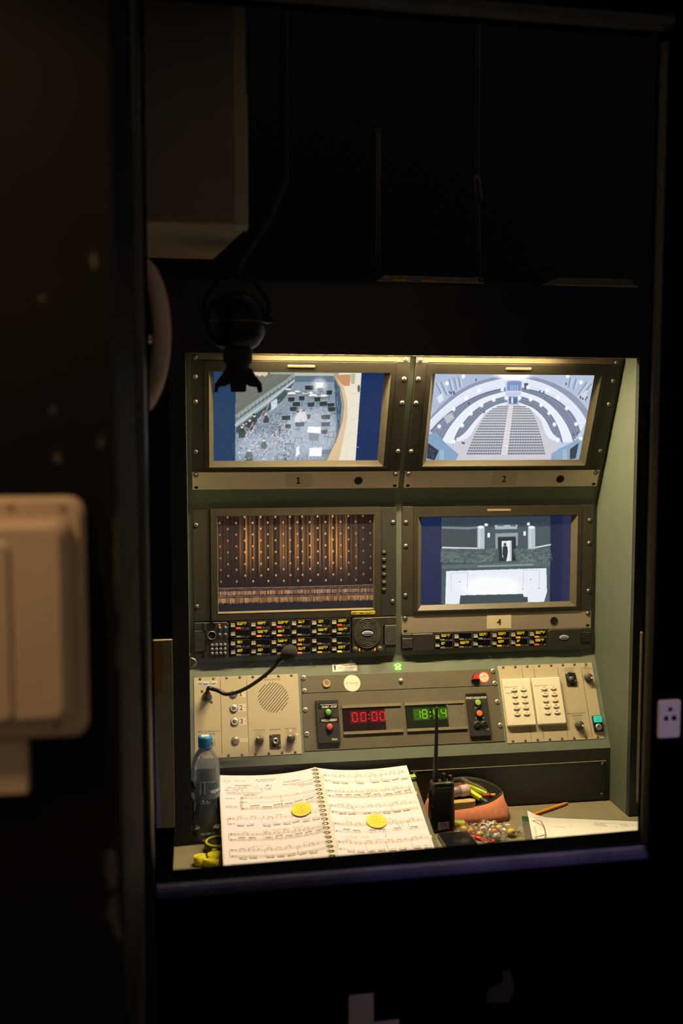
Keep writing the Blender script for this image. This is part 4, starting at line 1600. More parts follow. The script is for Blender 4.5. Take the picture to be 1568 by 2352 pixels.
def digit(b, ch, x, y, w, h, z, wd=1.9, allseg=False, skip=''):
    g = .5
    S = {'a': ((x + g, y + h), (x + w - g, y + h)), 'g': ((x + g, y + h / 2), (x + w - g, y + h / 2)), 'd': ((x + g, y), (x + w - g, y)),
         'f': ((x, y + h / 2 + g), (x, y + h - g)), 'b': ((x + w, y + h / 2 + g), (x + w, y + h - g)), 'e': ((x, y + g), (x, y + h / 2 - g)), 'c': ((x + w, y + g), (x + w, y + h / 2 - g))}
    for s in ('abcdefg' if allseg else SEG[ch]):
        if s in skip:
            continue
        (xa, ya), (xb, yb) = S[s]
        if ya == yb:
            p = [(xa, ya), (xa + wd / 2, ya + wd / 2), (xb - wd / 2, ya + wd / 2), (xb, ya), (xb - wd / 2, ya - wd / 2), (xa + wd / 2, ya - wd / 2)]
        else:
            p = [(xa, ya), (xa - wd / 2, ya + wd / 2), (xa - wd / 2, yb - wd / 2), (xa, yb), (xa + wd / 2, yb - wd / 2), (xa + wd / 2, ya + wd / 2)]
        b.add([(q[0], q[1], z) for q in p], [tuple(range(6))])


def display(name, x0, scr, dark, mid, bright, digits, label, xs, x_end):
    d = MB().box(x0, x0 + x_end, 34, 100, 2.6, 3.6).build(name, BLACKPANEL, t, label)
    b = MB()
    b.box(x0, x0 + x_end, 94.6, 101.6, 3.6, 7)
    b.box(x0 + .6, x0 + x_end, 33, 39.6, 3.6, 7)
    b.build('rail', mat('display_rail', (.20, .175, .115), .5, noise=.06), d)
    b = MB()
    b.box(x0 + .4, x0 + 102.4, 39.6, 94.6, 3.6, 4.2)
    b.build('glass', glow(name + '_glass', dark, 1.0, (.01, .01, .01), .15), d)
    b = MB()
    for xa, xb in scr:
        b.add([(xa, 58.5, 4.3), (xb, 58.5, 4.3), (xb, 86.5, 4.3), (xa, 86.5, 4.3)], [(0, 1, 2, 3)])
    b.build('digit_field', glow(name + '_field', mid, 1.0, (.01, .01, .01), .2), d)
    b = MB()
    for ch, x in zip(digits, xs):
        digit(b, ch, x, 63, 11, 19.4, 4.5)
    for y in (67.5, 77):
        b.cyl(xs[2] - 8.2, y, 4.4, 4.5, 1.6, seg=10)
    b.build('lit_digits', glow(name + '_lit', bright, 1.0, (.01, .01, .01), .2), d)
    return d


display('elapsed_display', 93, ((111.5, 151.6), (158.4, 195.4)), rgb(26, 0, 3), rgb(96, 0, 18), rgb(255, 40, 58), '0000', 'red stopwatch display reading 00:00', (117, 137.5, 164, 183), 142.6)
d = display('clock_display', 244.6, ((263, 303.5), (310.4, 347)), rgb(14, 24, 2), rgb(46, 82, 6), rgb(150, 226, 20), '1844', 'green clock display reading 18:44', (269, 285.8, 313.6, 332.4), 147)
b = MB()
for x in (269, 285.8, 313.6, 332.4):
    digit(b, '8', x, 63, 11, 19.4, 4.4, allseg=True)
b.build('unlit_digits', glow('clock_unlit', rgb(66, 112, 10), 1.0), d)
b = MB()
b.prism([(347, 96.4), (389, 95.6), (392, 91), (389, 40), (349, 40), (350.5, 90)], 3.6, 4.6)
b.build('tape', mat('old_tape', (.13, .115, .075), .6, noise=.15, nscale=80), d, 'strip of old dull tape')
b = MB()
b.prism([(386, 97.6), (390, 99), (393, 95), (391.5, 90), (388, 88.5), (389.5, 93)], 4.6, 5.4)
b.prism([(345.6, 94), (349.6, 97), (351, 91), (347.6, 88)], 4.6, 5.2)
b.build('tape_scrap', mat('pale_tape', (.30, .26, .16), .6), d)

bx = MB().rbox(396, 448, 13.6, 116.6, 2.6, 9.5, 1.2, 1).build('control_box', DARKBOX, t, 'black box marked START-HOLD-STOP and RESET')
b = MB()
b.box(397, 445, 109.6, 114.6, 9.5, 9.9)
b.build('label_plate', BLACK, bx)
b = MB()
text(b, 'START-HOLD-STOP', 420.6, 102.8, 5.0, 9.9, width=51, bold=.2)
text(b, 'RESET', 421, 80, 3.6, 9.9, width=12.5, bold=.15)
text(b, 'C', 414.4, 55, 3.2, 9.9, bold=.15)
text(b, 'DW', 431.6, 55.2, 3.2, 9.9, width=6.4, bold=.15)
text(b, '402A', 436, 27.6, 4.6, 9.9, width=14.5, bold=.15)
b.build('lettering', WHITEINK, bx)
capbutton(bx, 422.4, 92.4, 9.5, 7, LIMEC, 8, False)
capbutton(bx, 423, 66.4, 9.5, 7, ORC, 8, False)
for x in (414.6, 432.4):
    capbutton(bx, x, 40.6, 9.5, 7, BLACK, 6, False)

# ================================================================ right faceplates
t, w = faceplate('blank_faceplate', 'wide beige blank faceplate behind the left cream keypad', 735.2, 796)
strip_screws(t, (14, 45))
t, w = faceplate('blank_faceplate', 'narrowest beige blank faceplate, between the two cream keypads', 796.2, 826.8)
strip_screws(t, (14.6,))
t, w = faceplate('blank_faceplate', 'wide beige blank faceplate behind the right cream keypad', 827, 888)
strip_screws(t, (14.6, 45.4))
t, w = faceplate('lamp_faceplate', 'beige faceplate with black lamp socket and brightness knob', 888.2, 949)
strip_screws(t, (14.6, 45.2))
caption(t, [('ЛОКАЛЬНЫЙ', 29.5, 172.6, 24), ('СВЕТИЛЬНИК', 29.5, 167, 26), ('ЯРКОСТЬ ЛОКАЛЬНОГО', 30.4, 61.6, 46), ('ОСВЕЩЕНИЯ', 30.4, 55.8, 26)])
j = MB().rbox(17, 43, 131, 163, 2.2, 5.2, 2.4, .6).build('lamp_socket', DARKBOX, t, 'black square four-pin socket')
b = MB()
b.smooth = True
b.ring(30.2, 147.4, 5.2, 9, 9.4, 11.8, 28)
b.build('socket_collar', BLACK, j)
b = MB()
b.smooth = True
b.cyl(30.2, 147.4, 5.2, 7.6, 8.6, seg=24)
b.slot = 1
for a in (.3, pi - .3, pi + 1.0, -1.0):
    b.cyl(30.2 + 5 * cos(a), 147.4 + 4.4 * sin(a), 7.6, 7.7, 1.1, seg=8)
b.build('socket_insert', [mat('socket_insert', (.085, .076, .06), .4), BLACKM], j)
screws(j, SCREW_SMALL, [(20.6, 159.4), (39.4, 134.6)], 5.2)
b = MB()
b.box(24, 36, 162.4, 165, 5, 6.4)
b.build('release_tab', CHROMED, j)
knob(t, 31, 33.4, -.55)
t, w = faceplate('dimmer_faceplate', 'rightmost beige faceplate with general lighting knob, teal lamp button and key switch', 949.2, 979.4)
strip_screws(t, (13.8,))
caption(t, [('ОБЩЕЕ', 15, 176, 15), ('ОСВЕЩЕНИЕ', 15.4, 170.4, 25.6)])
knob(t, 13, 148.6, -.55)
hs = MB().rbox(6.6, 29, 16.5, 55, 2.2, 8, 1, .6).build('switch_block', BLACK, t)
b = MB()
b.rbox(8.2, 27, 38, 53, 8, 14, .8, .8)
b.build('teal_button', mat('teal_glow', (.02, .25, .22), .25, emit=rgb(44, 190, 165), estr=.8), hs, 'glowing teal rectangular button')
b = MB()
text(b, 'ВКЛ', 17.6, 46.8, 2.6, 14.2, width=8)
text(b, 'СВЕТ', 17.6, 41.4, 2.6, 14.2, width=12)
b.build('lettering', mat('teal_print', (.01, .10, .10), .5), hs)
b = MB()
b.smooth = True
b.lathe(17.6, 26.8, [(8.2, 8), (8.2, 11), (7, 12.4), (4.4, 12.6)], 22)
ks = b.build('key_switch', CHROME, hs, 'round steel key switch')
b = MB()
b.box(16.9, 18.3, 23.6, 30, 12.6, 12.8)
b.build('key_slot', BLACKM, ks)


def keypad(label, x0, pat, caps):
    t = thing('wall_keypad', label, 'keypad', FL(x0, 36, 2.3), 'cream lighting keypads')
    b = MB()
    b.rbox(0, 71, 0, 113.4, 0, 8.5, 2, .3)
    b.rbox(.4, 70.6, .4, 113, 8.5, 10.8, 2, 1.4)
    b.build('housing', CREAM, t)
    for r in range(5):
        for c in range(2):
            x, y = 26 + 23.7 * c, 86.6 - 14.7 * r
            b = MB()
            pts = [(x - 7.2, y + 3.2), (x - 7.2, y - 2)] + [(x + q, y - 2 - 1.8 * cos(q / 7.2 * pi / 2)) for q in np.linspace(-6.4, 6.4, 9)] + [(x + 7.2, y - 2), (x + 7.2, y + 3.2)]
            b.prism(pts, 10.6, 13.8, .8)
            p = b.build('scene_button', CREAM, t)
            b = MB()
            b.box(x - 3.4, x + 3.4, y + 1.4, y + 3.0, 13.75, 14.0)
            on = pat[r][c] == '1'
            b.build('indicator', glow('indicator_red', rgb(255, 96, 60), .9, (.4, .1, .05)) if on else mat('indicator_off', (.11, .10, .07), .4), p)
    b = MB()
    b.cyl(37.4, 42, 10.8, 10.95, 1.1, seg=10)
    dark = MB()
    for (r, c), s in caps.items():
        text(dark, s, 26 + 23.7 * c - (6 if len(s) > 12 else 0), 86.6 - 14.7 * r + 5.8, 2.5, 11.05, width=min(34, len(s) * 1.95))
    dark.build('lettering', INK, t)
    pale = MB()
    for r in range(5):
        for c in range(2):
            if (r, c) not in caps:
                text(pale, 'Off' if (r, c) == (4, 1) else 'Preset %d' % (r + 1 + 5 * c), 26 + 23.7 * c, 86.6 - 14.7 * r + 5.6, 2.4, 11.05, width=5 if (r, c) == (4, 1) else 11)
    pale.build('faint_lettering', mat('pale_print', (.58, .50, .32), .6), t)
    b.build('sensor_hole', BLACKM, t)
    return t


keypad('cream ten-button lighting keypad nearest the clock panel', 739, ['11', '11', '11', '11', '01'], {(0, 0): 'Монтировочный (яркий)', (1, 0): 'Рабочий (тускл)', (4, 0): 'Уборка'})
keypad('cream ten-button lighting keypad beside the lamp socket', 815.2, ['11', '00', '11', '00', '10'], {(0, 0): 'Рабочий (спектакль)', (1, 0): 'Вых. блок'})

# ================================================================ loose stickers on the green panel
t = thing('paper_label', 'small white paper label with arrow and typed note above the wooden button', 'label', FL(326.5, 186.2))
MB().box(0, 60, 0, 19.4, 0, .35).build('paper', PAPER, t)
b = MB()
b.prism([(4.4, 4), (7.8, 4), (7.8, 11), (9.6, 11), (6.1, 16.4), (2.6, 11), (4.4, 11)], .35, .42)
text(b, 'Включить', 36, 13.2, 4, .5, width=26, bold=.08)
text(b, 'для сообщений', 35, 7.2, 3.8, .5, width=40)
text(b, 'в оркестр', 36, 1.4, 3.8, .5, width=25)
b.build('lettering', INK, t)
b = MB()
b.cyl(60.6, 17.6, .3, .5, 2.8, seg=8)
b.build('ink_blot', mat('blue_ink', (.05, .06, .35), .5), t)
t = thing('phone_sticker', 'round green sticker with a white telephone above the clock panel', 'sticker', FL(486.8, 192.4))
b = MB()
b.cyl(0, 0, 0, .4, 14.2, seg=40)
b.build('disc', mat('sticker_green', (.075, .33, .055), .5), t)
b = MB()
b.add([(x, y, .55) for x, y in [(-7.5, -7.5), (7.5, -7.5), (6.6, -1), (3.4, 2.4), (3.4, 4.2), (1.6, 4.2), (1.6, 2.8), (-1.6, 2.8), (-1.6, 4.2), (-3.4, 4.2), (-3.4, 2.4), (-6.6, -1)]], [tuple(range(12))])
arcp = [(8.6 * cos(a), 3.2 + 5.4 * sin(a)) for a in np.linspace(pi, 0, 11)] + [(8.6, 1.4), (5.0, 1.4), (4.6, 3.6)] + [(4.4 * cos(a), 4.0 + 2.4 * sin(a)) for a in np.linspace(0, pi, 7)] + [(-4.6, 3.6), (-5.0, 1.4), (-8.6, 1.4)]
arcp = arcp[::-1]
n = 11
b.add([(x, y, .55) for x, y in arcp], [tuple(range(len(arcp)))])
b.build('telephone_symbol', WHITEINK, t)
b = MB()
b.ring(0, -3, .56, .6, 1.8, 3, 16)
b.build('dial', mat('sticker_green2', (.075, .33, .055), .5), t)

# ================================================================ low plate above the worktop
LOWP = mat('low_plate_paint', (.030, .028, .021), .45, noise=.08, bump=.2, bscale=900)
RUB = mat('rubbed_edge', (.20, .17, .11), .4)
for x0, xs, lb in ((497, ((474, 91), (474, 15), (8, 91), (8, 15)), 'dark screwed plate low on the console at the right, behind the pencil case'), (10, ((474, 91), (8, 91)), 'dark screwed plate low on the console, mostly hidden behind the score')):
    t = thing('low_plate', lb, 'plate', FB(x0, 5), 'dark plates above the worktop')
    MB().rbox(0, 482.4, 0, 93.6, 0, 3, .8, .5).build('plate', LOWP, t)
    screws(t, SCREW_DARK, [(x, y - 5) for x, y in xs], 3)
    MB().rbox(0, 482.4, 93.6, 94.6, 0, 3.4, .3, .2).build('top_edge', RUB, t, 'rubbed bare top edge')

# ================================================================ gooseneck microphone
t = thing('gooseneck_microphone', 'black gooseneck microphone with foam windscreen curving over the left faceplates', 'microphone', FL(27.9, 138, 2))
_ti = t.matrix_world.inverted()


def world_part(name, b, m, label=None, parent=None, inv=None):
    o = b.build(name, m)
    o.parent = parent or t
    o.matrix_parent_inverse = inv if inv is not None else _ti
    if label:
        o['label'] = label
    return o


b = MB()
b.smooth = True
n0 = FL(27.9, 138, 2.3)
p0 = n0.translation / MM
nv = (n0.to_3x3() @ Vector((0, 0, 1)))
up = Vector((0, -.25, 1)).normalized()
base = [p0 + nv * 2, p0 + nv * 22, p0 + nv * 24, p0 + nv * 40, p0 + nv * 50]
b.tube([tuple(p) for p in base], [9.5, 9, 7, 6.4, 5], 16)
world_part('plug', b, DARKBOX, 'dark connector plug')
pe = base[-1]
path = [tuple(base[3]), tuple(pe), (30.5, pe.y - 8, pe.z + 12), (38, pe.y - 10, pe.z + 10), (49, -168, 324.5), (66, -176, 318), (87, -180, 321), (107, -182, 329), (127, -182, 340), (155, -182, 360), (172, -182, 376), (186, -182, 391)]
# keep the neck close to the console face
path = [p if i < 4 else (-2.6 + (p[0] + 2.6) * (2293 + p[1] + 62) / (2293 + p[1]), p[1] + 62, 888 + (p[2] - 888) * (2293 + p[1] + 62) / (2293 + p[1])) for i, p in enumerate(path)]
pts = [Vector(p) for p in path]
sm = []
for k in range(len(pts) - 1):
    a, b_, c, d_ = pts[max(k - 1, 0)], pts[k], pts[k + 1], pts[min(k + 2, len(pts) - 1)]
    for u in np.linspace(0, 1, 7)[:-1]:
        sm.append(tuple(.5 * ((2 * b_) + (c - a) * u + (2 * a - 5 * b_ + 4 * c - d_) * u * u + (3 * b_ - a - 3 * c + d_) * u ** 3)))
sm.append(tuple(pts[-1]))
b = MB()
b.smooth = True
b.tube(sm, [4.2 + .35 * (k % 2) for k in range(len(sm))], 12)
world_part('gooseneck', b, mat('gooseneck_black', (.014, .013, .010), .35))
b = MB()
b.smooth = True
b.tube([(184, -121, 370), (194, -122, 380), (201, -123, 386)], [6, 7.5, 8], 12)
world_part('capsule_sleeve', b, BLACK)
b = MB()
b.smooth = True
dirv = Vector((.79, -.05, .62)).normalized()
cc = Vector((211, -124, 393))
rings = []
for k in range(13):
    a = -pi / 2 + pi * k / 12
    rings.append((tuple(cc + dirv * (21 * sin(a))), max(17 * cos(a), 1.2)))
b.tube([r[0] for r in rings], [r[1] for r in rings], 18)
world_part('windscreen', b, mat('foam_black', (.020, .018, .013), .95, noise=.4, nscale=600, bump=1.0, bscale=900), 'black foam windscreen')
# ================================================================ music score
TH = radians(17.27)


def FBK(x, y, z=0):
    return frame_mat((.053, -.409, .030), (0, cos(TH), sin(TH)), x, y, z)


def page_z(u):
    return -6.0 * np.sin(pi * u) + 7.0 * u ** 6


INKC = (78, 62, 46)
FAINT = (176, 160, 126)


def staff(C, x0, x1, y, h=7.2, wave=None):
    for k in range(5):
        C.line([(x0, y + h * k / 4), (x1, y + h * k / 4)], .34, (140, 122, 92), .85)
    C.line([(x0, y), (x0, y + h)], .5, INKC)


def clef(C, x, y, bass):
    if bass:
        C.ell(x + 2, y + 2.4, 1.6, 1.8, INKC)
        C.line([(x + 3.4, y + 1.6), (x + 3.2, y + 4), (x + 1.2, y + 6)], .7, INKC)
    else:
        C.line([(x + 2, y - 2), (x + 2.6, y + 9)], .7, INKC)
        C.ell(x + 2.2, y + 4.6, 2.2, 2.4, INKC)
        C.ell(x + 2.2, y + 4.6, 1.1, 1.3, (226, 216, 196))
    for k in range(3):
        C.ell(x + 6.5 + 2.2 * k, y + 2 + 1.7 * (k % 2), .8, 1.0, INKC)


def run16(C, x, y, n, R, step, up=False, slope=0.0):
    ys = [y + 3.4 + slope * k + R.uniform(-1.8, 2.4) for k in range(n)]
    xs = [x + step * k for k in range(n)]
    d = -6.5 if up else 6.5
    yb0, yb1 = (min(ys) + d, min(ys) + d + slope * n * .8) if up else (max(ys) + d - 2, max(ys) + d - 2 + slope * n * .8)
    for k in range(n):
        C.ell(xs[k], ys[k], .85, .65, (62, 50, 36), rot=-.3)
        yb = yb0 + (yb1 - yb0) * k / max(1, n - 1)
        C.line([(xs[k] + (.7 if up else -.7), ys[k]), (xs[k] + (.7 if up else -.7), yb)], .36, INKC)
    o = .7 if up else -.7
    for q in (0, 1.5 if up else -1.5):
        C.line([(xs[0] + o, yb0 + q), (xs[-1] + o, yb1 + q)], .95, (66, 52, 38))


def sparse(C, x, y, R, n, step):
    px = None
    for k in range(n):
        xx = x + step * k + R.uniform(-1, 1)
        yy = y + R.uniform(.5, 6)
        C.ell(xx, yy, 1.05, .8, (62, 50, 36), rot=-.3)
        C.line([(xx + .8, yy), (xx + .8, yy - 6.5)], .4, INKC)
        if px and R.random() < .6:
            C.line([(px[0] + .8, px[1] - 6.5), (xx + .8, yy - 6.5)], .9, (66, 52, 38))
            px = None
        else:
            px = (xx, yy)


def slur(C, x0, x1, y, h, col=(150, 132, 102)):
    C.line([(x0 + (x1 - x0) * t, y - h * sin(pi * t)) for t in np.linspace(0, 1, 12)], .4, col, .8)


def system(C, x0, x1, yt, yb, bars, R, up=False, bass2=True):
    staff(C, x0, x1, yt)
    staff(C, x0, x1, yb)
    C.line([(x0 - 1.6, yt), (x0 - 2.6, yt + 3), (x0 - 1.8, (yt + yb + 7) / 2 - 2), (x0 - 3, (yt + yb + 7) / 2), (x0 - 1.8, (yt + yb + 7) / 2 + 2), (x0 - 2.6, yb + 4), (x0 - 1.4, yb + 7)], .8, INKC)
    clef(C, x0 + 1, yt, True)
    clef(C, x0 + 1, yb, bass2)
    e = [x0 + 14] + [x0 + (x1 - x0) * b for b in bars] + [x1]
    for b in e[1:]:
        C.line([(b, yt), (b, yb + 7.2)], .5, INKC)
    for a, b in zip(e[:-1], e[1:]):
        sparse(C, a + 4, yt, R, int((b - a) / 10), 9.6)
        slur(C, a + 3, b - 3, yt - 3, 4)
        k = a + 3
        while k < b - 14:
            run16(C, k, yb, 6, R, 2.9, up, R.uniform(-.5, .5))
            k += 21
    C.line([(x0 + 20, yb + 15), (x1 - 10, yb + 14)], .35, (176, 160, 128), .6)


def tinytext(C, x0, x1, y, h, col, R, al=.8):
    x = x0
    while x < x1:
        w = R.uniform(.7, 1.5)
        C.line([(x, y - h / 2), (x + R.uniform(-.3, .3), y + h / 2)], .55, col, al)
        if R.random() < .6:
            C.line([(x, y + R.choice([-.4, 0, .4]) * h), (x + w * .7, y + R.choice([-.4, 0, .4]) * h)], .45, col, al)
        x += w + (1.2 if R.random() < .15 else 0)


def page_left():
    R = random.Random(21)
    C = Canvas(0, 0, 211, 297, 3, (220, 216, 226))
    C.line([(13 + 9 * cos(a), 21 + 7 * sin(a)) for a in np.linspace(0, 2 * pi, 20)], .6, FAINT)
    tinytext(C, 9, 22, 21, 5, FAINT, R, .7)
    tinytext(C, 30, 58, 20, 5, FAINT, R, .5)
    tinytext(C, 80, 124, 17, 2.4, INKC, R, .7)
    tinytext(C, 84, 120, 22.5, 2.4, INKC, R, .7)
    tinytext(C, 12, 62, 44, 2.4, INKC, R, .7)
    tinytext(C, 140, 206, 41, 2.4, INKC, R, .6)
    tinytext(C, 158, 186, 46, 2.4, INKC, R, .6)
    tinytext(C, 172, 206, 50, 2.4, INKC, R, .7)
    tinytext(C, 176, 206, 55, 2.4, INKC, R, .7)
    tinytext(C, 12, 92, 61, 2.2, INKC, R, .7)
    tinytext(C, 12, 84, 66, 2.2, INKC, R, .7)
    tinytext(C, 50, 80, 70.5, 2.8, INKC, R, .9)
    tinytext(C, 10, 30, 82, 2.4, INKC, R, .7)
    tinytext(C, 10, 36, 108, 2.4, INKC, R, .7)
    tinytext(C, 10, 34, 112.5, 2.4, INKC, R, .7)
    # pencil and pen notes
    bl = (92, 108, 126)
    C.line([(18, 50), (9, 53), (18, 56)], .8, bl)
    C.line([(9, 53), (24, 53)], .8, bl)
    C.line([(25, 57), (32, 47), (34, 57)], 1.0, bl)
    C.line([(36, 57), (37, 48), (42, 50), (37, 53)], .9, bl)
    C.line([(44, 48), (49, 48), (46, 52), (50, 55), (44, 57)], .9, bl)
    C.line([(50, 53), (62, 52)], .7, bl)
    C.line([(86, 46), (88, 52), (92, 46), (92, 58), (90, 62)], .9, (110, 112, 110))
    C.line([(95, 50), (100, 45), (104, 52), (98, 54)], .9, (110, 112, 110))
    C.line([(108, 46), (106, 55), (113, 53), (107, 50), (112, 45)], .9, (110, 112, 110))
    C.line([(70, 40), (74, 36), (76, 44), (82, 36), (86, 42)], .9, (176, 164, 120))
    C.line([(72, 52), (80, 46), (78, 56)], 1.2, (196, 176, 110))
    # first system, three staves
    for y, bass in ((76, False), (91.5, True), (113, True)):
        staff(C, 43, 208, y)
        clef(C, 44, y, bass)
    C.line([(43, 76), (43, 120)], .6, INKC)
    C.line([(42, 92), (40.4, 98), (41.6, 104), (39.6, 106), (41.6, 108), (40.4, 114), (42, 120)], .8, INKC)
    C.line([(45.5, 94), (44.5, 122)], .7, (206, 96, 66))
    for b in (131, 206):
        C.line([(b, 76), (b, 120)], .5, INKC)
    for x in (88, 168):
        C.line([(x - 1.4, 79), (x + 1.4, 79)], 1.2, INKC)
    for x in (134, 160, 180, 192, 202):
        C.ell(x, 94 - (x - 134) * .05, .9, .9, INKC)
    for k, x in enumerate((62, 88, 112)):
        run16(C, x, 112, 7, R, 3.2, True, (-.4, .4, -.5)[k])
    for k, x in enumerate((136, 158, 182)):
        run16(C, x, 110, 7, R, 3.0, True, (0, -.5, -.6)[k])
    slur(C, 66, 128, 127, -4)
    # the other systems
    system(C, 14, 208, 146, 163, (.36, .68), R)
    system(C, 14, 208, 195, 212, (.36, .68), R, True)
    system(C, 14, 208, 243, 261, (.36, .7), R)
    C.line([(84, 186), (89, 200), (92, 184)], .8, (140, 130, 96))
    tinytext(C, 104, 140, 187, 4, FAINT, R, .8)
    tinytext(C, 146, 168, 186, 4, FAINT, R, .8)
    tinytext(C, 60, 96, 234, 4, FAINT, R, .5)
    tinytext(C, 14, 120, 287, 1.8, INKC, R, .6)
    return C


def page_right():
    R = random.Random(22)
    C = Canvas(0, 0, 211, 297, 3, (220, 216, 226))
    tops = ((21, 40), (76, 94), (127.5, 148), (186, 210), (243, 265))
    bars = ((.37, .55, .68), (.41, .66, .97), (.36, .7), (.36, .64, .83), (.3, .53, .8))
    for k, ((a, b), br) in enumerate(zip(tops, bars)):
        system(C, 14, 206, a, b, br, R, k % 2 == 1)
    for x, y in ((88, 76), (137, 72), (92, 96), (142, 93)):
        C.line([(x, y), (x, y + 6)], 2, (226, 196, 40))
    bl = (104, 116, 138)
    C.line([(104, 82), (107, 96)], .9, bl)
    C.line([(110, 82), (113, 96)], .9, bl)
    C.line([(164, 86), (170, 74), (184, 88)], .8, bl)
    C.line([(44, 134), (70, 140)], .9, (112, 104, 100))
    C.line([(62, 128), (66, 148)], .9, (112, 104, 100))
    C.line([(118, 178), (140, 174), (136, 184), (118, 186)], .7, bl)
    C.line([(150, 192), (154, 206)], .8, bl)
    C.line([(158, 192), (162, 206)], .8, bl)
    C.line([(26, 228), (28, 242), (120, 238)], .7, (150, 160, 172))
    tinytext(C, 32, 60, 230, 6, (196, 182, 140), R, .9)
    tinytext(C, 66, 84, 229, 6, (196, 182, 140), R, .9)
    C.line([(96, 226), (98, 236)], .8, (196, 182, 140))
    C.line([(120, 220), (118, 234)], .8, bl)
    for y in (10, 66, 118, 172):
        tinytext(C, 40, 100, y, 4, (222, 210, 184), R, .7)
        tinytext(C, 130, 170, y, 4, (222, 210, 184), R, .7)
    slur(C, 20, 100, 17, 8)
    slur(C, 104, 200, 17, 8)
    return C


bk = thing('music_score', 'open spiral-bound music score with pencilled notes lying on the sloped board', 'book', FBK(0, 0))
PAGEM = attr_mat('printed_page', 0, .75)


def shape_left(px, py):
    return px, py, page_z(px / 211)


def shape_right(px, py):
    return px + 220, py, page_z(1 - px / 211)


pl = put('left_page', picture_mesh('left_page', 211, 297, 236, 330, PAGEM, page_left(), [(0, 0), (211, 0), (211, 297), (0, 297)], shape_left), bk)
pr = put('right_page', picture_mesh('right_page', 211, 297, 236, 330, PAGEM, page_right(), [(0, 0), (211, 0), (211, 297), (0, 297)], shape_right), bk)
# printed headings follow the curve of the page
HEAD = mat('score_print', (.17, .125, .075), .7)
b = MB()
fn = lambda X, Y, Z: (X, Y, float(page_z(X / 211)) + .25)
text(b, 'КОНЦЕРТ', 50, 297 - 39, 4.4, fn=fn, width=34, bold=.22)
text(b, 'CONCERTO', 160, 297 - 34, 3.8, fn=fn, width=38, bold=.22)
text(b, '№ 2', 108, 297 - 41, 4.4, fn=fn, width=13, bold=.15)
b.build('lettering', HEAD, pl)
# page blocks under the two leaves
for nm, x0, fl in (('page_block', 0, 0), ('page_block', 220, 1)):
    rings = []
    for k in range(13):
        u = k / 12
        x = x0 + 211 * u
        z = float(page_z(u if not fl else 1 - u))
        e = -2.6 if not fl else 1.2
        rings.append([(x + (e if k == 0 else 0), -.5, z - .3), (x + (e if k == 0 else 0), 297, z - .3), (x + (e if k == 0 else 0), 297, z - 8), (x + (e if k == 0 else 0), -.5, z - 8)])
    b = MB()
    b.loft([[(p[0], p[1], max(p[2], -12) if p[2] < -7 else p[2]) for p in r] for r in rings])
    b.build(nm, mat('page_edges', (.62, .58, .48), .8, noise=.12, nscale=220), bk)
# comb binding: one tooth per slot
COMB = mat('comb_plastic', (.70, .66, .54), .35)


def tooth():
    b = MB()
    arc = [(8.4 * cos(a), 7.0 * sin(a)) for a in np.linspace(-.15, pi + .15, 11)]
    b.loft([[(x, y, z) for x, z in arc] + [(x * .86, y, z * .84) for x, z in reversed(arc)] for y in (-2.4, 2.4)])
    b.slot = 1
    b.box(-2.6, 2.6, 4.6, 9.4, 2.2, 3.4)
    return b.mesh('comb_tooth', [COMB, mat('punched_slot', (.10, .07, .045), .8)])


TOOTH = tooth()
for k in range(21):
    put('comb_tooth', TOOTH, bk, loc=(215.5, 290 - 14.1 * k, 4.2))
b = MB()
b.smooth = True
b.tube([(215.5, 0, -1), (215.5, 296, -1)], 5, 10)
b.build('comb_spine', COMB, bk)
# page-marker tabs at the right edge
for x, y, m, nm in ((431, 262, mat('tab_green', (.30, .55, .05), .5), 'lime green page tab'), (427, 201, mat('tab_yellow', (.80, .58, .02), .5), 'yellow page tab'), (427, 56, mat('tab_yellow', (0, 0, 0)), 'yellow page tab')):
    b = MB()
    if nm.startswith('lime'):
        b.loft([[(x - 10, y - 5, -5), (x + 13, y - 5, -3), (x + 16, y - 5, -7), (x + 14, y - 5, -8), (x + 12, y - 5, -4.4), (x - 10, y - 5, -6)], [(x - 10, y + 5, -5), (x + 13, y + 5, -3), (x + 16, y + 5, -7), (x + 14, y + 5, -8), (x + 12, y + 5, -4.4), (x - 10, y + 5, -6)]])
        b.slot = 1
        text(b, '17', x + 4, y - 3, 6, -3.4)
    else:
        b.prism([(x - 6, y - 6), (x + 4, y - 6), (x + 7.5, y - 3), (x + 8, y + 3), (x + 4, y + 6.5), (x - 6, y + 6)], -4, -3)
    b.build('page_tab', [m, INK], bk, nm)

YEL = mat('yellow_foam', (.86, .62, .045), .6, noise=.03)


def chip(label, x, y, u, num, thick, lines):
    z = float(page_z(u))
    sl = (float(page_z(u + .05)) - float(page_z(u - .05))) / 21.1 * (1 if x < 215 else -1)
    t = thing('yellow_disc', label, 'marker', FBK(x, y, z + .6 + abs(sl) * 14) @ Matrix.Rotation(-math.atan(sl), 4, 'Y'), 'yellow cue discs on the score')
    b = MB()
    b.cyl(0, 0, 0, thick, 22, seg=48)
    b.build('disc', YEL, t)
    b = MB()
    b.ring(0, 5.5, thick, thick + .12, 8.6, 9.5, 30)
    b.build('circle_mark', mat('orange_ink', (.62, .30, .02), .6), t)
    b = MB()
    text(b, num, 0, 1.6, 8, thick + .15, slant=.1)
    for s, yy, w_ in lines:
        text(b, s, 2, yy, 3.6, thick + .15, width=w_, rot=.12)
    b.build('lettering', mat('olive_ink', (.30, .25, .04), .6), t)


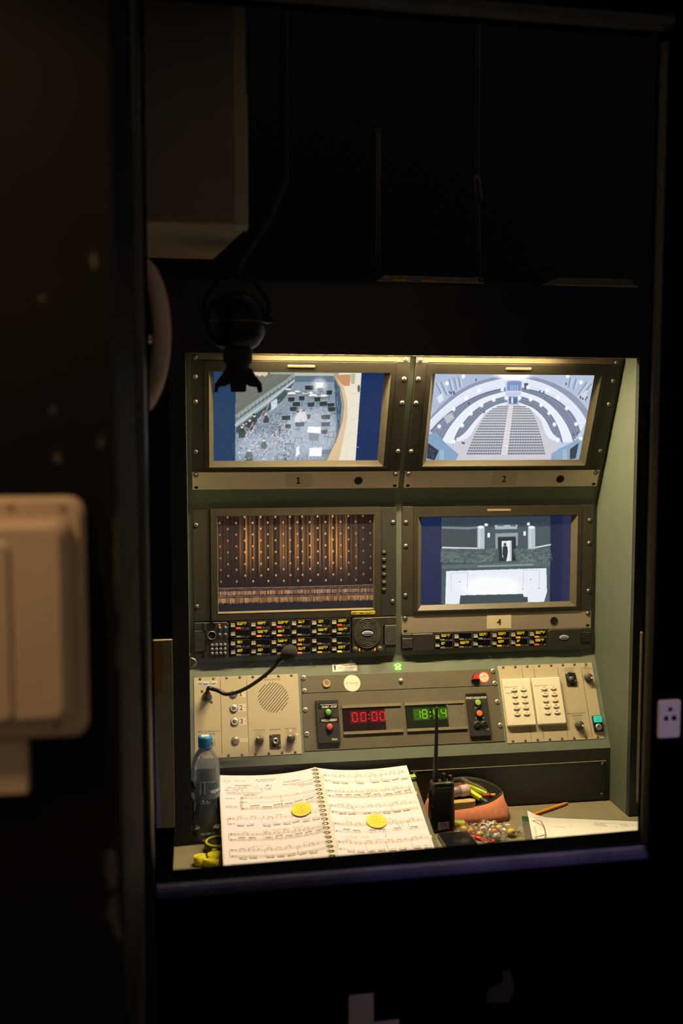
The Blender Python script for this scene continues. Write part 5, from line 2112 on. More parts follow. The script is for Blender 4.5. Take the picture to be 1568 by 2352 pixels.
chip('yellow disc marked 1 on the left page of the score', 170.7, 161.5, .81, '1', 1.0, [('КАК ВСТАЛ', -8.5, 33), ('пианист', -14, 20)])
chip('yellow disc marked 2 on the right page of the score', 327.2, 114.5, (431 - 327) / 211, '2', 3.0, [('на поклон', -8, 28), ('свет', -13.5, 12)])

# sloped board below the score, on two wedges
br = thing('sloped_board', 'sloped dark grey board propped on the worktop under the score', 'board', FBK(0, 0, -14))
MB().rbox(4, 446, -14, 270, -8, 0, 3, 1).build('board', mat('board_felt', (.125, .118, .088), .9, noise=.25, nscale=300, bump=.6, bscale=900), br)
for x in (70, 380):
    b = MB()
    z0 = (.03 - .014 * cos(TH) - .008 * cos(TH)) / MM
    y_, p_ = -.409 / MM + 14 * sin(TH) + 8 * sin(TH), []
    p_ = [(y_ + 20, .4), (y_ + 255 * cos(TH), .4), (y_ + 255 * cos(TH), z0 + 255 * sin(TH) - .5), (y_ + 20, z0 + 20 * sin(TH) - .5)]
    b.loft([[(xx, q[0], q[1]) for q in p_] for xx in (53 + x, 53 + x + 18)])
    w_ = b.build('wedge', mat('wedge_dark', (.03, .028, .022), .7))
    w_.parent = br
    w_.matrix_parent_inverse = br.matrix_world.inverted()

# ================================================================ water bottle
t = thing('water_bottle', 'half-full clear plastic water bottle with blue cap beside the left post', 'bottle', FD(20.5, -186, 0))


def clear_mat(name, tint, gloss=.18, haze=0.0, hcol=(.72, .76, .8), rough=.08):
    m = bpy.data.materials.new(name)
    m.use_nodes = True
    nt = m.node_tree
    nt.nodes.clear()
    out = nt.nodes.new('ShaderNodeOutputMaterial')
    tr = nt.nodes.new('ShaderNodeBsdfTransparent')
    tr.inputs[0].default_value = (*tint, 1)
    gl = nt.nodes.new('ShaderNodeBsdfGlossy')
    gl.inputs['Roughness'].default_value = rough
    gl.inputs['Color'].default_value = (.9, .95, 1, 1)
    lw = nt.nodes.new('ShaderNodeLayerWeight')
    lw.inputs['Blend'].default_value = gloss
    mx = nt.nodes.new('ShaderNodeMixShader')
    nt.links.new(lw.outputs['Fresnel'], mx.inputs[0])
    nt.links.new(tr.outputs[0], mx.inputs[1])
    nt.links.new(gl.outputs[0], mx.inputs[2])
    last = mx
    if haze > 0:
        df = nt.nodes.new('ShaderNodeBsdfDiffuse')
        df.inputs['Color'].default_value = (*hcol, 1)
        m2 = nt.nodes.new('ShaderNodeMixShader')
        m2.inputs[0].default_value = haze
        nt.links.new(mx.outputs[0], m2.inputs[1])
        nt.links.new(df.outputs[0], m2.inputs[2])
        last = m2
    nt.links.new(last.outputs[0], out.inputs['Surface'])
    return m


PET = clear_mat('clear_pet', (.96, .98, 1.0), .24, .14)
prof = [(9, 4), (20, 1), (27, 0), (30.5, 6), (31.4, 16), (31, 30), (30, 44), (28, 56), (26.6, 68), (26.4, 80), (27.2, 88), (30.6, 95), (31, 98), (30.4, 100), (31.2, 103), (30.6, 106), (31.4, 110), (31.4, 140), (30.6, 152), (31.2, 158), (29.6, 170), (26, 182), (20.6, 192), (15.4, 199), (13.2, 203), (13, 208)]
b = MB()
b.smooth = True
seg = 40
rings = []
for r, z in prof:
    f_ = max(0, 1 - z / 22)
    rings.append([(r * (1 - .16 * f_ * (.5 + .5 * cos(5 * a))) * cos(a), r * (1 - .16 * f_ * (.5 + .5 * cos(5 * a))) * sin(a), z + (6 * f_ * (.5 + .5 * cos(5 * a)) if r > 15 else 0)) for a in np.linspace(0, 2 * pi, seg + 1)[:-1]])
b.loft(rings, True, False)
body = b.build('bottle_body', PET, t, 'clear pinched plastic body')
b = MB()
b.smooth = True
wp = [(8, 7), (24, 6), (29, 10), (30.2, 18), (29.9, 30), (28.9, 44), (27, 56), (25.7, 68), (25.4, 84.5), (24.8, 85.2)]
b.lathe(0, 0, wp, 40)
WATER = mat('water', (.82, .90, 1.0), .0, trans=1.0, ior=1.33)
b.build('water', WATER, t, 'still water up to half height')
b = MB()
b.smooth = True
b.lathe(0, 0, [(15.6, 206), (15.8, 208), (14.6, 208.6), (14.6, 211), (15.6, 211.6), (15.7, 227), (14.6, 229.4), (11, 230)], 30)
cp = b.build('cap', mat('blue_cap', (.022, .21, .46), .35), t, 'blue screw cap')
b = MB()
b.box(-8, 8, -7, 7, 230, 230.3)
b.build('price_sticker', mat('cap_sticker', (.68, .60, .44), .6), cp)
b = MB()
b.smooth = True
b.tube([(15.4 + 0, 0, 224), (18, -2, 223), (21, -3, 217), (20.4, -3, 209), (17, -2, 206)], .9, 6)
b.build('cap_strap', PET, t)
# printed film label: only the printed parts are opaque
LBG = mat('label_green', (.010, .095, .052), .5)
LBW = mat('label_white_print', (.62, .66, .64), .5)
LBB = mat('label_blue_print', (.10, .25, .50), .5)


def onb(a, z, r=31.8):
    return (r * sin(a), -r * cos(a), z)


lab = MB()
lab.smooth = True
film = [[onb(a, z, 31.65) for a in np.linspace(-1.9, 1.9, 24)] for z in (98, 158)]
lab.loft(film, False, False, closed=False)
lb = lab.build('label_film', clear_mat('label_film', (.72, .82, .80), .3, .10), t)
b = MB()
R = random.Random(2)
for k in range(26):
    a = .25 + k * .03
    h = R.uniform(8, 17) * (.5 + .5 * min(1, (k + 4) / 14))
    b.add([onb(a - .035, 119), onb(a + .035, 119), onb(a + .006, 119 + h), onb(a - .006, 119 + h)], [(0, 1, 2, 3)])
for k in range(18):
    a = -1.6 + k * .045
    h = 26 * sin(pi * k / 17) + 2
    b.add([onb(a, 122 - h / 2), onb(a + .05, 122 - h / 2), onb(a + .05, 122 + h / 2), onb(a, 122 + h / 2)], [(0, 1, 2, 3)])
b.build('forest_print', LBG, lb)
b = MB()
f2 = lambda X, Y, Z: onb(X / 31.8, Y, 32.0)
text(b, 'черноголовка', 9, 111, 8.5, align='l', fn=f2, width=64, bold=.35)
text(b, 'ка', -40, 112, 9, align='l', fn=f2, bold=.3)
b.add([onb(a / 31.8, z, 31.95) for a, z in ((-12.5, 109), (-1.5, 109), (-1.5, 136), (-12.5, 136))], [(0, 1, 2, 3)])
b.build('white_print', LBW, lb)
b = MB()
for k in range(12):
    z = 111.5 + k * 2.0
    b.add([onb(a / 31.8, zz, 32.1) for a, zz in ((-11.4, z), (-3.4, z), (-3.4, z + R.uniform(.5, 1.3)), (-11.4, z + R.uniform(.5, 1.3)))], [(0, 1, 2, 3)])
b.build('barcode', mat('barcode_grey', (.10, .13, .13), .6), lb)
b = MB()
text(b, 'природная вода', 16, 105, 3.4, align='l', fn=f2, width=30)
b.add([onb(a / 31.8, z, 32.0) for a, z in ((22, 98.5), (40, 99), (40, 103), (24, 103))], [(0, 1, 2, 3)])
b.build('blue_print', LBB, lb)

# ================================================================ stopwatch and its lanyard
t = thing('stopwatch', 'dark round stopwatch with a yellow ring lying by the bottle', 'stopwatch', FD(44, -252, 0))
b = MB()
b.smooth = True
b.lathe(0, 0, [(20, 0), (27.5, 5), (29, 11), (27, 16.5), (23, 19)], 36)
b.build('case', mat('stopwatch_shell', (.085, .075, .045), .3), t)
b = MB()
b.smooth = True
b.tube([(25 * cos(a), 25 * sin(a), 18.5) for a in np.linspace(0, 2 * pi, 33)], 2.6, 10, False)
b.build('yellow_ring', mat('lemon_plastic', (.72, .66, .010), .35), t)
b = MB()
b.cyl(0, 0, 18.6, 19.4, 21.5, seg=32)
b.slot = 1
for k in range(7):
    b.box(-12 + 4 * k, -9.5 + 4 * k, -4, 4, 19.4, 19.5)
b.build('display', [mat('lcd_dark', (.045, .045, .032), .12), mat('lcd_marks', (.10, .095, .07), .3)], t)
b = MB()
b.smooth = True
b.lathe(-8, -27, [(1, 9), (1, 13.5), (.7, 14.5)], 16, sx=6, sy=4)
b.build('yellow_button', mat('lemon_plastic', (0, 0, 0)), t)
b = MB()
b.smooth = True
b.tube([(-6, -28, 6), (-9, -34, 4), (-13, -44, 12), (-16, -52, 16)], 1.4, 8)
b.build('cord_loop', BLACK, t)

CORD = mat('yellow_ribbon', (.70, .64, .008), .55, noise=.06, nscale=60)
t = thing('lanyard', 'coiled bright yellow lanyard ribbon in front of the stopwatch', 'lanyard', FD(20, -318, 0))


def coil(cx, cy, rx, ry, h, rot, n=5):
    for k in range(n):
        f_ = 1 - k / (n + .6)
        b = MB()
        b.smooth = True
        ca, sa = cos(rot), sin(rot)
        o, i_ = [], []
        for a in np.linspace(0, 2 * pi, 33)[:-1]:
            for lst, q in ((o, f_), (i_, f_ - .1)):
                x, y = rx * q * cos(a), ry * q * sin(a)
                lst.append((cx + x * ca - y * sa, cy + x * sa + y * ca))
        hh = h + random.uniform(-.8, .8)
        b.loft([[(x, y, .4) for x, y in o], [(x, y, hh) for x, y in o], [(x, y, hh) for x, y in i_], [(x, y, .4) for x, y in i_], [(x, y, .4) for x, y in o]], False, False)
        b.build('ribbon_turn', CORD, t)


coil(-13.5, 0, 14, 12, 19, .1)
coil(15, 4, 17.5, 11, 20, .25)
coil(8, -16, 17, 6, 16, -.35, 3)
b = MB()
b.smooth = True
b.tube([(0, -10, 4), (-1, -3, 21), (0, 2, 23), (2, 9, 21), (3, 14, 10)], 1.5, 8)
b.build('tie', BLACK, t)
# ================================================================ walkie-talkie
t = thing('walkie_talkie', 'black handheld radio with long antenna standing beside the score', 'radio', FD(543, -222, 0))
RB = mat('radio_plastic', (.018, .017, .014), .42, bump=.15, bscale=900)


def rsec(w, d, z, c=5):
    return [(-w + c, -d, z), (w - c, -d, z), (w, -d + c, z), (w, d - c, z), (w - c, d, z), (-w + c, d, z), (-w, d - c, z), (-w, -d + c, z)]


b = MB()
b.loft([rsec(26.5, 17, 0), rsec(27.5, 18, 3), rsec(27, 18, 58), rsec(25.6, 17.5, 62), rsec(25.4, 17, 100), rsec(25.6, 16, 108), rsec(24, 14.5, 112)])
body = b.build('body', RB, t)
b = MB()
b.rbox(-19, 19, 0, 96, 0, 1.8, 2, .8)
for y in (52, 60, 68, 76, 84):
    b.rbox(-16, 16, y, y + 3.4, 1.6, 2.6, 1, .4)
b.xf(Matrix.Translation((0, -17.4, 8)) @ Matrix.Rotation(pi / 2, 4, 'X'))
fr = b.build('speaker_front', BLACK, t)
b = MB()
text(b, 'KENWOOD', 0, 90.5, 4.2, 2.0, width=24, bold=.1)
b.xf(Matrix.Translation((0, -17.4, 8)) @ Matrix.Rotation(pi / 2, 4, 'X'))
b.build('lettering', mat('radio_print', (.10, .095, .085), .4), fr)
lb = MB().box(-13, 13, -19.6, -19.2, 8, 25.6).build('name_label', mat('label_violet_light', (.42, .39, .52), .6), t, 'pale label near the base')  # lilac in the label colour stands for violet light on it
b = MB()
text(b, 'МРЕЖ', 0, 17.4, 3.4, .1, width=13)
text(b, '2', 0, 11, 3.6, .1)
b.xf(Matrix.Translation((0, -19.75, 0)) @ Matrix.Rotation(pi / 2, 4, 'X'))
b.build('lettering', INK, lb)
b = MB()
b.tube([(-24, -14, 111), (-20, -16, 112.6), (20, -16, 112.6), (24, -14, 111)], .9, 6)
b.build('top_rim', mat('radio_rim', (.20, .18, .12), .35), t)
b = MB()
b.smooth = True
b.tube([(-14, 2, 108), (-14, 2, 150), (-12.5, 2, 206), (-12, 2, 278), (-12, 2, 281)], [6.6, 5.4, 4.2, 3.4, 1.6], 12)
b.build('antenna', RB, t)
for x, h, nm in ((5, 128, 'channel_knob'), (20, 123, 'volume_knob')):
    b = MB()
    b.smooth = True
    b.lathe(x, 1, [(6.6, 109), (6.4, 115), (5.4, h), (4.4, h + 1.5)], 16)
    k = b.build(nm, BLACK, t)
    b = MB()
    b.lathe(x, 1, [(7.2, 110.5), (7.2, 112.6), (6.4, 113)], 16)
    b.box(x - 1, x + .2, -5.6, -4.8, 114, h)
    b.build('collar', mat('radio_rim', (0, 0, 0)), k)
b = MB()
b.box(6, 16, -15.6, -13, 110, 113.6)
b.build('status_lens', mat('lens_pale', (.45, .42, .30), .3), t)
b = MB()
b.rbox(-4, 4, 60, 92, 0, 3, 2, 1)
b.xf(Matrix.Translation((-25.6, 0, 4)) @ Matrix.Rotation(-pi / 2, 4, 'Z') @ Matrix.Rotation(pi / 2, 4, 'X'))
b.build('talk_button', BLACK, t)

# ================================================================ pencil case
t = thing('pencil_case', 'open salmon-pink fabric pencil case with dark zip beside the radio', 'pencil case', FD(616, -168, 0))
N = 48


def sup(a, w, d, e):
    c, s = cos(a), sin(a)
    return w * abs(c) ** e * (1 if c >= 0 else -1), d * abs(s) ** e * (1 if s >= 0 else -1)


AN = np.linspace(0, 2 * pi, N + 1)[:-1]


def case_ring(k):
    pts = []
    for a in AN:
        s = sin(a)
        if k < 5:
            w, d, z, e = ((97, 36, .4, .45), (100.5, 40, 6, .5), (98, 39, 20, .6), (94, 33, 34, .75), (90, 25, 46, .9))[k]
            x, y = sup(a, w, d, e)
            zz = z
            if k > 1:
                back = max(0, s)
                front = max(0, -s)
                f = (k - 1) / 4
                zz = z + f * (back * 22 - front * 16) + f * 6 * abs(cos(a)) ** 3
                y += f * 8
            wr = sin(a * 9 + k * 1.7) * 1.3 + sin(a * 17 + k) * .7
            edge = abs(cos(a)) ** 2
            x += wr * .8 * edge * 2.2
            y += wr * .4
            zz += wr * .9 * (0 if k == 0 else 1) * (.4 + edge)
            zz = max(zz, .4)
        else:
            x = 90 * cos(a)
            q = abs(s) ** 1.5
            y = (24 * q if s > 0 else -25 * q) + 9 + (5 * q if s > 0 else 0)
            zz = 52 + (30 * q if s > 0 else -20 * q)
        pts.append((x, y, zz))
    return pts


rim = case_ring(5)
SALMON = mat('salmon_fabric', (.52, .175, .085), .85, noise=.12, nscale=120, bump=.5, bscale=1200, sheen=.2)
b = MB()
b.smooth = True
b.loft([case_ring(k) for k in range(5)] + [rim], True, False)
b.build('pouch', SALMON, t)
b = MB()
b.smooth = True
b.loft([[(x * 1.005, y, z + .3) for x, y, z in rim], [(x * 1.0, y * 1.0, z + 3.5) for x, y, z in rim], [(x * .97, y * .97 + .3, z + 3.2) for x, y, z in rim], [(x * .97, 9 + (y - 9) * .9, z - 3) for x, y, z in rim]], False, False)
b.build('zip_edge', mat('zip_dark', (.028, .027, .018), .7, noise=.2, nscale=200), t, 'dark zip edging')
b = MB()
b.smooth = True
b.loft([[(x * .97, 9 + (y - 9) * .9, z - 2) for x, y, z in rim], [(x * .9, 9 + (y - 9) * .85, 22) for x, y, z in rim], [(x * .85, 6 + (y - 9) * .8, 3) for x, y, z in rim]], False, True)
b.build('lining', mat('lining_grey', (.05, .05, .04), .8), t)

# things sticking out of the case
t = thing('sharpener_tube', 'pale lilac plastic tube with clear window lying in the pencil case', 'sharpener', FD(597, -160, 60, 8))
b = MB()
b.smooth = True
b.tube([(-34, 0, 0), (-33, 0, 0), (6, 0, 2), (7, 0, 2)], [10, 12.2, 12.2, 11.8], 20)
b.build('clear_window', mat('smoky_lilac', (.22, .17, .18), .15), t)
b = MB()
b.smooth = True
b.tube([(6, 0, 2), (7, 0, 2), (26, 0, 3), (29, 0, 3.2), (29.5, 0, 3.2)], [12, 13.4, 13.4, 12, 9], 20)
b.build('end_cap', mat('lilac_plastic', (.50, .37, .37), .4), t)
t = thing('sticky_pad', 'thick cream pad of folded notes in the pencil case', 'notepad', FD(606, -180, 42, 4))
b = MB()
out = [(-52, -9)] + [(16 + 13 * cos(a), 11 * sin(a) + 1) for a in np.linspace(-pi / 2, pi / 2, 9)] + [(-52, 9)]
b.prism(out, -14, 5, .4)
pd = b.build('pad', mat('pad_cover', (.46, .35, .15), .6), t)
for k in range(9):
    b = MB()
    q = -8 + 2 * k
    b.box(-50, 24 - abs(k - 4) * 1.3, q, q + 1.3, 4, 5.4 + .2 * (k % 2))
    b.build('leaf', mat('pad_leaf', (.66, .50, .20), .6), t)
for lab, x, y, z, rot, col, L, nm in (('lime green flat marker leaning in the pencil case', 650, -146, 58, -28, (.50, .62, .05), 44, 'marker_pen'), ('bright yellow highlighter in the pencil case behind the cream pad', 640, -156, 50, -42, (.66, .66, .01), 34, 'highlighter')):
    t = thing(nm, lab, 'marker', FD(x, y, z, rot))
    b = MB()
    b.rbox(-L / 2, L / 2, -6.5, 6.5, -4, 4, 2, 1)
    b.xf(Matrix.Rotation(.35, 4, 'Y'))
    b.build('barrel', mat(nm + '_body', col, .4), t)
    b = MB()
    b.rbox(-L / 2 + 4, L / 2 - 8, -4, 4, 4, 4.6, 1.5, .2)
    b.xf(Matrix.Rotation(.35, 4, 'Y'))
    b.build('label_strip', mat(nm + '_strip', tuple(min(1, c * 1.35 + .05) for c in col), .4), t)
    b = MB()
    b.rbox(L / 2, L / 2 + 16, -5, 5, -3, 3, 1.5, 1)
    b.xf(Matrix.Rotation(.35, 4, 'Y'))
    b.build('cap', mat('cap_grey', (.10, .10, .09), .4), t)
t = thing('plastic_ruler', 'clear edged strip standing against the back of the pencil case', 'ruler', FD(640, -143, 70, -20))
b = MB()
b.rbox(-30, 32, -1, 1, -3, 3, .5, .2)
b.xf(Matrix.Rotation(.42, 4, 'Y'))
b.build('strip', mat('ruler_plastic', (.34, .36, .26), .2), t)
t = thing('wooden_pencil_stub', 'short red and yellow pencil stub at the right end of the pencil case', 'pencil', FD(672, -166, 50, -12))
b = MB()
b.smooth = True
b.tube([(-14, 0, 0), (4, 0, 2)], 3, 8)
b.build('barrel', mat('stub_red', (.60, .04, .02), .4), t)
b = MB()
b.smooth = True
b.tube([(4, 0, 2), (14, 0, 3)], [3, 2.4], 8)
b.build('ferrule', mat('stub_yellow', (.75, .55, .03), .4), t)

# ================================================================ sweets, tube, pen, phone
WRAP = clear_mat('wrapper_film', (.98, .97, .95), .22, .07, (.85, .80, .70), .15)
t = thing('candy_roll', 'yellow and turquoise sweet roll lying behind the radio', 'sweet', FD(583, -218, 9, -14))
b = MB()
b.smooth = True
b.tube([(-16, 0, 0), (-15, 0, 0), (13, 0, 0), (16, 0, 0)], [6, 9, 9, 5], 16)
b.build('roll', mat('roll_yellow', (.74, .56, .02), .35), t)
b = MB()
b.smooth = True
b.loft([[(x, 9.3 * cos(a), 9.3 * sin(a)) for a in np.linspace(.5, 1.9, 8)] for x in (-14, 12)], False, False, closed=False)
b.build('stripe', mat('roll_turquoise', (.10, .48, .42), .35), t)
b = MB()
b.smooth = True
b.loft([[(16 + 2 * k, (5 - k * .2) * (1 + .5 * k) * cos(a) * (1 + .2 * sin(5 * a)), (4 - k) * (1 + .4 * k) * sin(a)) for a in np.linspace(0, 2 * pi, 17)[:-1]] for k in range(4)], False, False)
b.build('twist', WRAP, t)
CAND = [(589, -243, 12, 14, 'y', 'yellow', 'nearest the radio'), (601, -262, -30, 15, 'o', 'amber', 'on the red pen'), (616, -250, 40, 13, 'b', 'brownish', 'half under white wrappers'), (631, -256, 5, 16, 'p', 'pinkish white', 'in the middle of the heap'),
        (640, -232, 70, 12, 'w', 'clear white', 'at the back of the heap'), (652, -246, -20, 11, 'g', 'small green', 'between clear wrappers'), (650, -272, 10, 16, 'o2', 'orange', 'in front of the heap centre'), (668, -252, 25, 15, 'y2', 'pale yellow and red', 'at the back right of the heap'),
        (672, -272, -35, 15, 'r', 'white and red', 'right of the orange one'), (687, -280, 15, 17, 'y3', 'bright yellow', 'rightmost of the heap'), (630, -292, 60, 15, 'g2', 'dark green', 'at the front edge of the heap'), (648, -296, -10, 15, 'w2', 'greyish clear', 'beside the dark green one'), (617, -276, 20, 14, 'o3', 'light orange', 'beside the phone corner')]
CCOL = {'y': (.74, .52, .03), 'o': (.72, .36, .04), 'b': (.40, .17, .06), 'p': (.62, .42, .38), 'w': (.62, .58, .48), 'g': (.06, .22, .03), 'o2': (.62, .17, .015), 'y2': (.70, .55, .16), 'r': (.62, .34, .28), 'y3': (.72, .56, .02), 'g2': (.035, .17, .02), 'w2': (.42, .45, .38), 'o3': (.72, .42, .12)}
for x, y, rot, s, c, cn, where in CAND:
    t = thing('wrapped_candy', '%s wrapped sweet %s' % (cn, where), 'sweet', FD(x, y, s * .55, rot), 'wrapped sweets heaped beside the phone')
    b = MB()
    b.smooth = True
    b.ell((0, 0, 0), (s * .62, s * .52, s * .46), 14, 8)
    b.build('candy', mat('candy_' + c, CCOL[c], .12, coat=.5), t)
    b = MB()
    R = random.Random(int(x * 7 + y))
    rings = []
    for k in range(9):
        u = -1 + 2 * k / 8
        r = (.95, .55, .28, .62, .66, .62, .28, .55, .95)[k] * s
        xx = u * s * 1.55
        rings.append([(xx + R.uniform(-1, 1) * (1.4 if k in (0, 8) else .3), r * cos(a) * (1 + R.uniform(-.22, .22)), max(r * (.85 if 1 < k < 7 else .5) * sin(a) * (1 + R.uniform(-.22, .22)) + (1.5 if k in (0, 8) else 0), -s * .5)) for a in np.linspace(0, 2 * pi, 19)[:-1]])
    b.smooth = False
    b.loft(rings, False, False)
    b.build('wrapper', WRAP, t)
for k, wh in enumerate(('leftmost', 'middle', 'rightmost')):
    t = thing('empty_wrapper', '%s of three crumpled white sweet wrappers at the back of the heap' % wh, 'wrapper', FD(622 + 18 * k, -240, 8), 'crumpled empty sweet wrappers')
    b = MB()
    R = random.Random(40 + k)
    n_ = 9
    vs = [(-13 + i * 3.4 + R.uniform(-1, 1), -6 + j * 3.4 + R.uniform(-1, 1), 6 + R.uniform(-4, 7) - abs(i - 4) * .7) for j in range(5) for i in range(n_)]
    b.add(vs, [(j * n_ + i, j * n_ + i + 1, (j + 1) * n_ + i + 1, (j + 1) * n_ + i) for j in range(4) for i in range(n_ - 1)])
    b.build('crumple', mat('white_foil', (.62, .58, .48), .25, metal=.2), t)
t = thing('red_pen', 'flat red pen lying between the phone and the sweets', 'pen', FD(604, -284, 3.5, -39))
b = MB()
b.rbox(-52, 44, -5, 5, -3, 3, 2, 1.2)
b.build('barrel', mat('red_barrel', (.62, .022, .018), .3), t)
b = MB()
b.box(-30, 30, -2, 2, 3, 3.2)
b.build('print_strip', mat('red_print', (.66, .16, .12), .4), t)
b = MB()
b.rbox(-74, -52, -4.4, 4.4, -3, 3, 2, 1)
b.build('cap', BLACK, t)
t = thing('mobile_phone', 'black mobile phone lying face up at the foot of the radio', 'phone', FD(561, -330, 0, 1))
b = MB()
b.prism(rrect(-37, 37, -74, 74, 9, 6), .2, 8, 1)
b.build('case', mat('phone_rim', (.11, .095, .065), .35), t)
b = MB()
b.prism(rrect(-34.6, 34.6, -71.6, 71.6, 7.5, 6), 7.9, 8.3)
b.build('screen', mat('phone_glass', (.010, .011, .012), .10), t)

# ================================================================ clipboard and pencil
t = thing('clipboard', 'dark green clipboard with white sheets and steel clip at the right of the worktop', 'clipboard', FD(752, -186, 0, -15))
b = MB()
b.rbox(-8, 306, -222, 2, .3, 3.4, 4, .6)
b.build('board', mat('clip_green', (.022, .075, .040), .4), t)
rings = []
for k in range(15):
    x = 4 + 292 * k / 14
    z = 4.4 + 9 * max(0, 1 - k / 2.5) ** 2
    rings.append([(x, -216, z), (x, -4 + (3 if k == 0 else 0), z + (5 * max(0, 1 - k / 3.0) ** 2)), (x, -4 + (3 if k == 0 else 0), z - 1 + (5 * max(0, 1 - k / 3.0) ** 2)), (x, -216, z - 1)])
b = MB()
b.smooth = True
b.loft(rings)
pp = b.build('paper_sheets', PAPER, t, 'white sheets with a curled corner')
b = MB()
R = random.Random(8)
for k, (xa, xb, yy) in enumerate(((40, 84, -56), (150, 178, -28), (150, 176, -34), (152, 178, -40), (210, 226, -28), (212, 228, -34), (96, 99, -50), (196, 199, -44))):
    x = xa
    while x < xb:
        b.box(x, x + R.uniform(.6, 2), yy - 1.2, yy + 1.2, 4.7, 4.78)
        x += R.uniform(1.6, 3)
for k in range(7):
    b.box(236 + 7 * k, 236.6 + 7 * k, -38, -24, 4.7, 4.78)
b.box(150, 290, -23.4, -23, 4.7, 4.78)
b.build('handwriting', mat('pen_grey', (.22, .20, .17), .7), pp)
b = MB()
b.rbox(-9, 7, -150, -42, 3, 9, 2, 1.5)
cl = b.build('clip_plate', CHROMED, t, 'steel clip plate')
b = MB()
b.smooth = True
b.tube([(2, -56, 8), (16, -50, 16), (30, -56, 17), (36, -74, 10), (36, -110, 8), (30, -136, 17), (16, -142, 16), (2, -136, 8)], 1.5, 8)
b.build('clip_wire', CHROME, cl)

t = thing('orange_pencil', 'orange pencil lying on the worktop behind the clipboard', 'pencil', Matrix.Translation((.769, -.184, .0045)) @ Matrix.Rotation(atan2(62, 115), 4, 'Z'))
b = MB()
b.tube([(0, 0, 0), (114, 0, 0)], 4.3, 6)
b.build('barrel', mat('pencil_orange', (.72, .25, .015), .35), t)
b = MB()
b.tube([(114, 0, 0), (128, 0, -.3)], [4.3, 1.2], 6)
b.build('sharpened_tip', mat('pencil_wood', (.40, .22, .05), .6), t)
b = MB()
b.tube([(-1.2, 0, 0), (.2, 0, 0)], 4.0, 6)
b.build('end_dip', BLACK, t)

# ================================================================ black spotlight over the console
t = thing('spotlight', 'small black spotlight with flared shutters hanging over the orchestra monitor', 'lamp', FD(84, -450, 1094))
LB = mat('lamp_black', (.004, .004, .004), .35, spec=.2)
b = MB()
b.smooth = True
b.lathe(0, 0, [(10, 56), (34, 46), (50, 30), (56, 8), (57, 0), (57, -4), (53, -22), (40, -42), (28, -50)], 32)
b.build('housing', LB, t)
b = MB()
b.smooth = True
b.tube([(57.6 * cos(a), 57.6 * sin(a), -2) for a in np.linspace(0, 2 * pi, 41)], 1.4, 8, False)
b.build('seam_ring', mat('lamp_gloss', (.03, .03, .03), .12), t)
b = MB()
b.smooth = True
b.lathe(2, 0, [(27, -36), (27, -72), (25, -76), (25, -74), (22, -74), (22, -40)], 28, False, False)
b.slot = 0
b.lathe(2, 0, [(22, -74), (21, -100), (19, -100), (19, -50)], 28, False, False)
b.build('snout', BLACKM, t)
for y in (-19, 19):
    b = MB()
    b.loft([[(x, y + d, z) for x, z in ((-11, -96), (15, -96), (17, -110), (16, -128), (-10, -128), (-13, -110))] for d in (0, 1.4)])
    b.build('shutter', BLACKM, t)
for s_ in (-1, 1):
    b = MB()
    b.loft([[(2 + s_ * x, y, z) for x, z in ((16, -86), (24, -86), (31, -98), (43, -114), (44, -129), (37, -128.5), (38.4, -125), (36, -122), (37, -119), (22, -117), (14, -112))] for y in (-20, -18.6)])
    b.loft([[(2 + s_ * x, y, z) for x, z in ((16, -86), (24, -86), (31, -98), (43, -114), (44, -129), (37, -128.5), (38.4, -125), (36, -122), (37, -119), (22, -117), (14, -112))] for y in (18.6, 20)])
    b.loft([[(2 + s_ * x, y, z) for x, z in ((22, -92), (43, -114), (44, -128), (42.6, -128), (41.6, -114.6), (21, -93))] for y in (-19, 19)])
    b.build('shutter', BLACKM, t)
b = MB()
b.smooth = True
b.tube([(-59, 0, 6), (-60, 0, 40), (-34, 0, 76), (0, 0, 84), (34, 0, 76), (60, 0, 40), (59, 0, 6)], 4, 10)
for s in (-1, 1):
    b.tube([(s * 54, 0, 6), (s * 66, 0, 6)], 7, 12)
b.build('yoke', LB, t)
b = MB()
b.smooth = True
b.tube([(0, 0, 84), (0, 0, 100), (60, 0, 190), (90, 0, 260), (92, 0, 900)], 8, 10)
b.build('hanging_arm', BLACKM, t)

# ================================================================ loudspeaker and hoop behind the left jamb
t = thing('loudspeaker', 'beige box loudspeaker with tapered back hanging behind the left jamb', 'speaker', FD(-4, -640, 1232))
b = MB()
pf = [(-200, 0), (98, 0), (98, 28), (50, 330), (-150, 330)]
b.prism(pf, 0, 640)
b.build('cabinet', mat('speaker_beige', (.30, .245, .17), .6, noise=.06, nscale=10), t)
b = MB()
b.prism([(-196, -8), (78, -8), (78, 0), (-196, 0)], 6, 636)
b.build('front_grille', mat('speaker_grille', (.17, .135, .105), .8, noise=.08, nscale=20), t)
b = MB()
b.box(98, 100, 0, 40, -2, 210)
b.box(80, 100, -9, 30, -3, 0)
b.build('corner_guard', mat('guard_grey', (.34, .32, .28), .5), t, 'pale corner guard')
b = MB()
b.box(-120, -60, 100, 160, 640, 1000)
b.build('hanging_bracket', BLACKM, t)

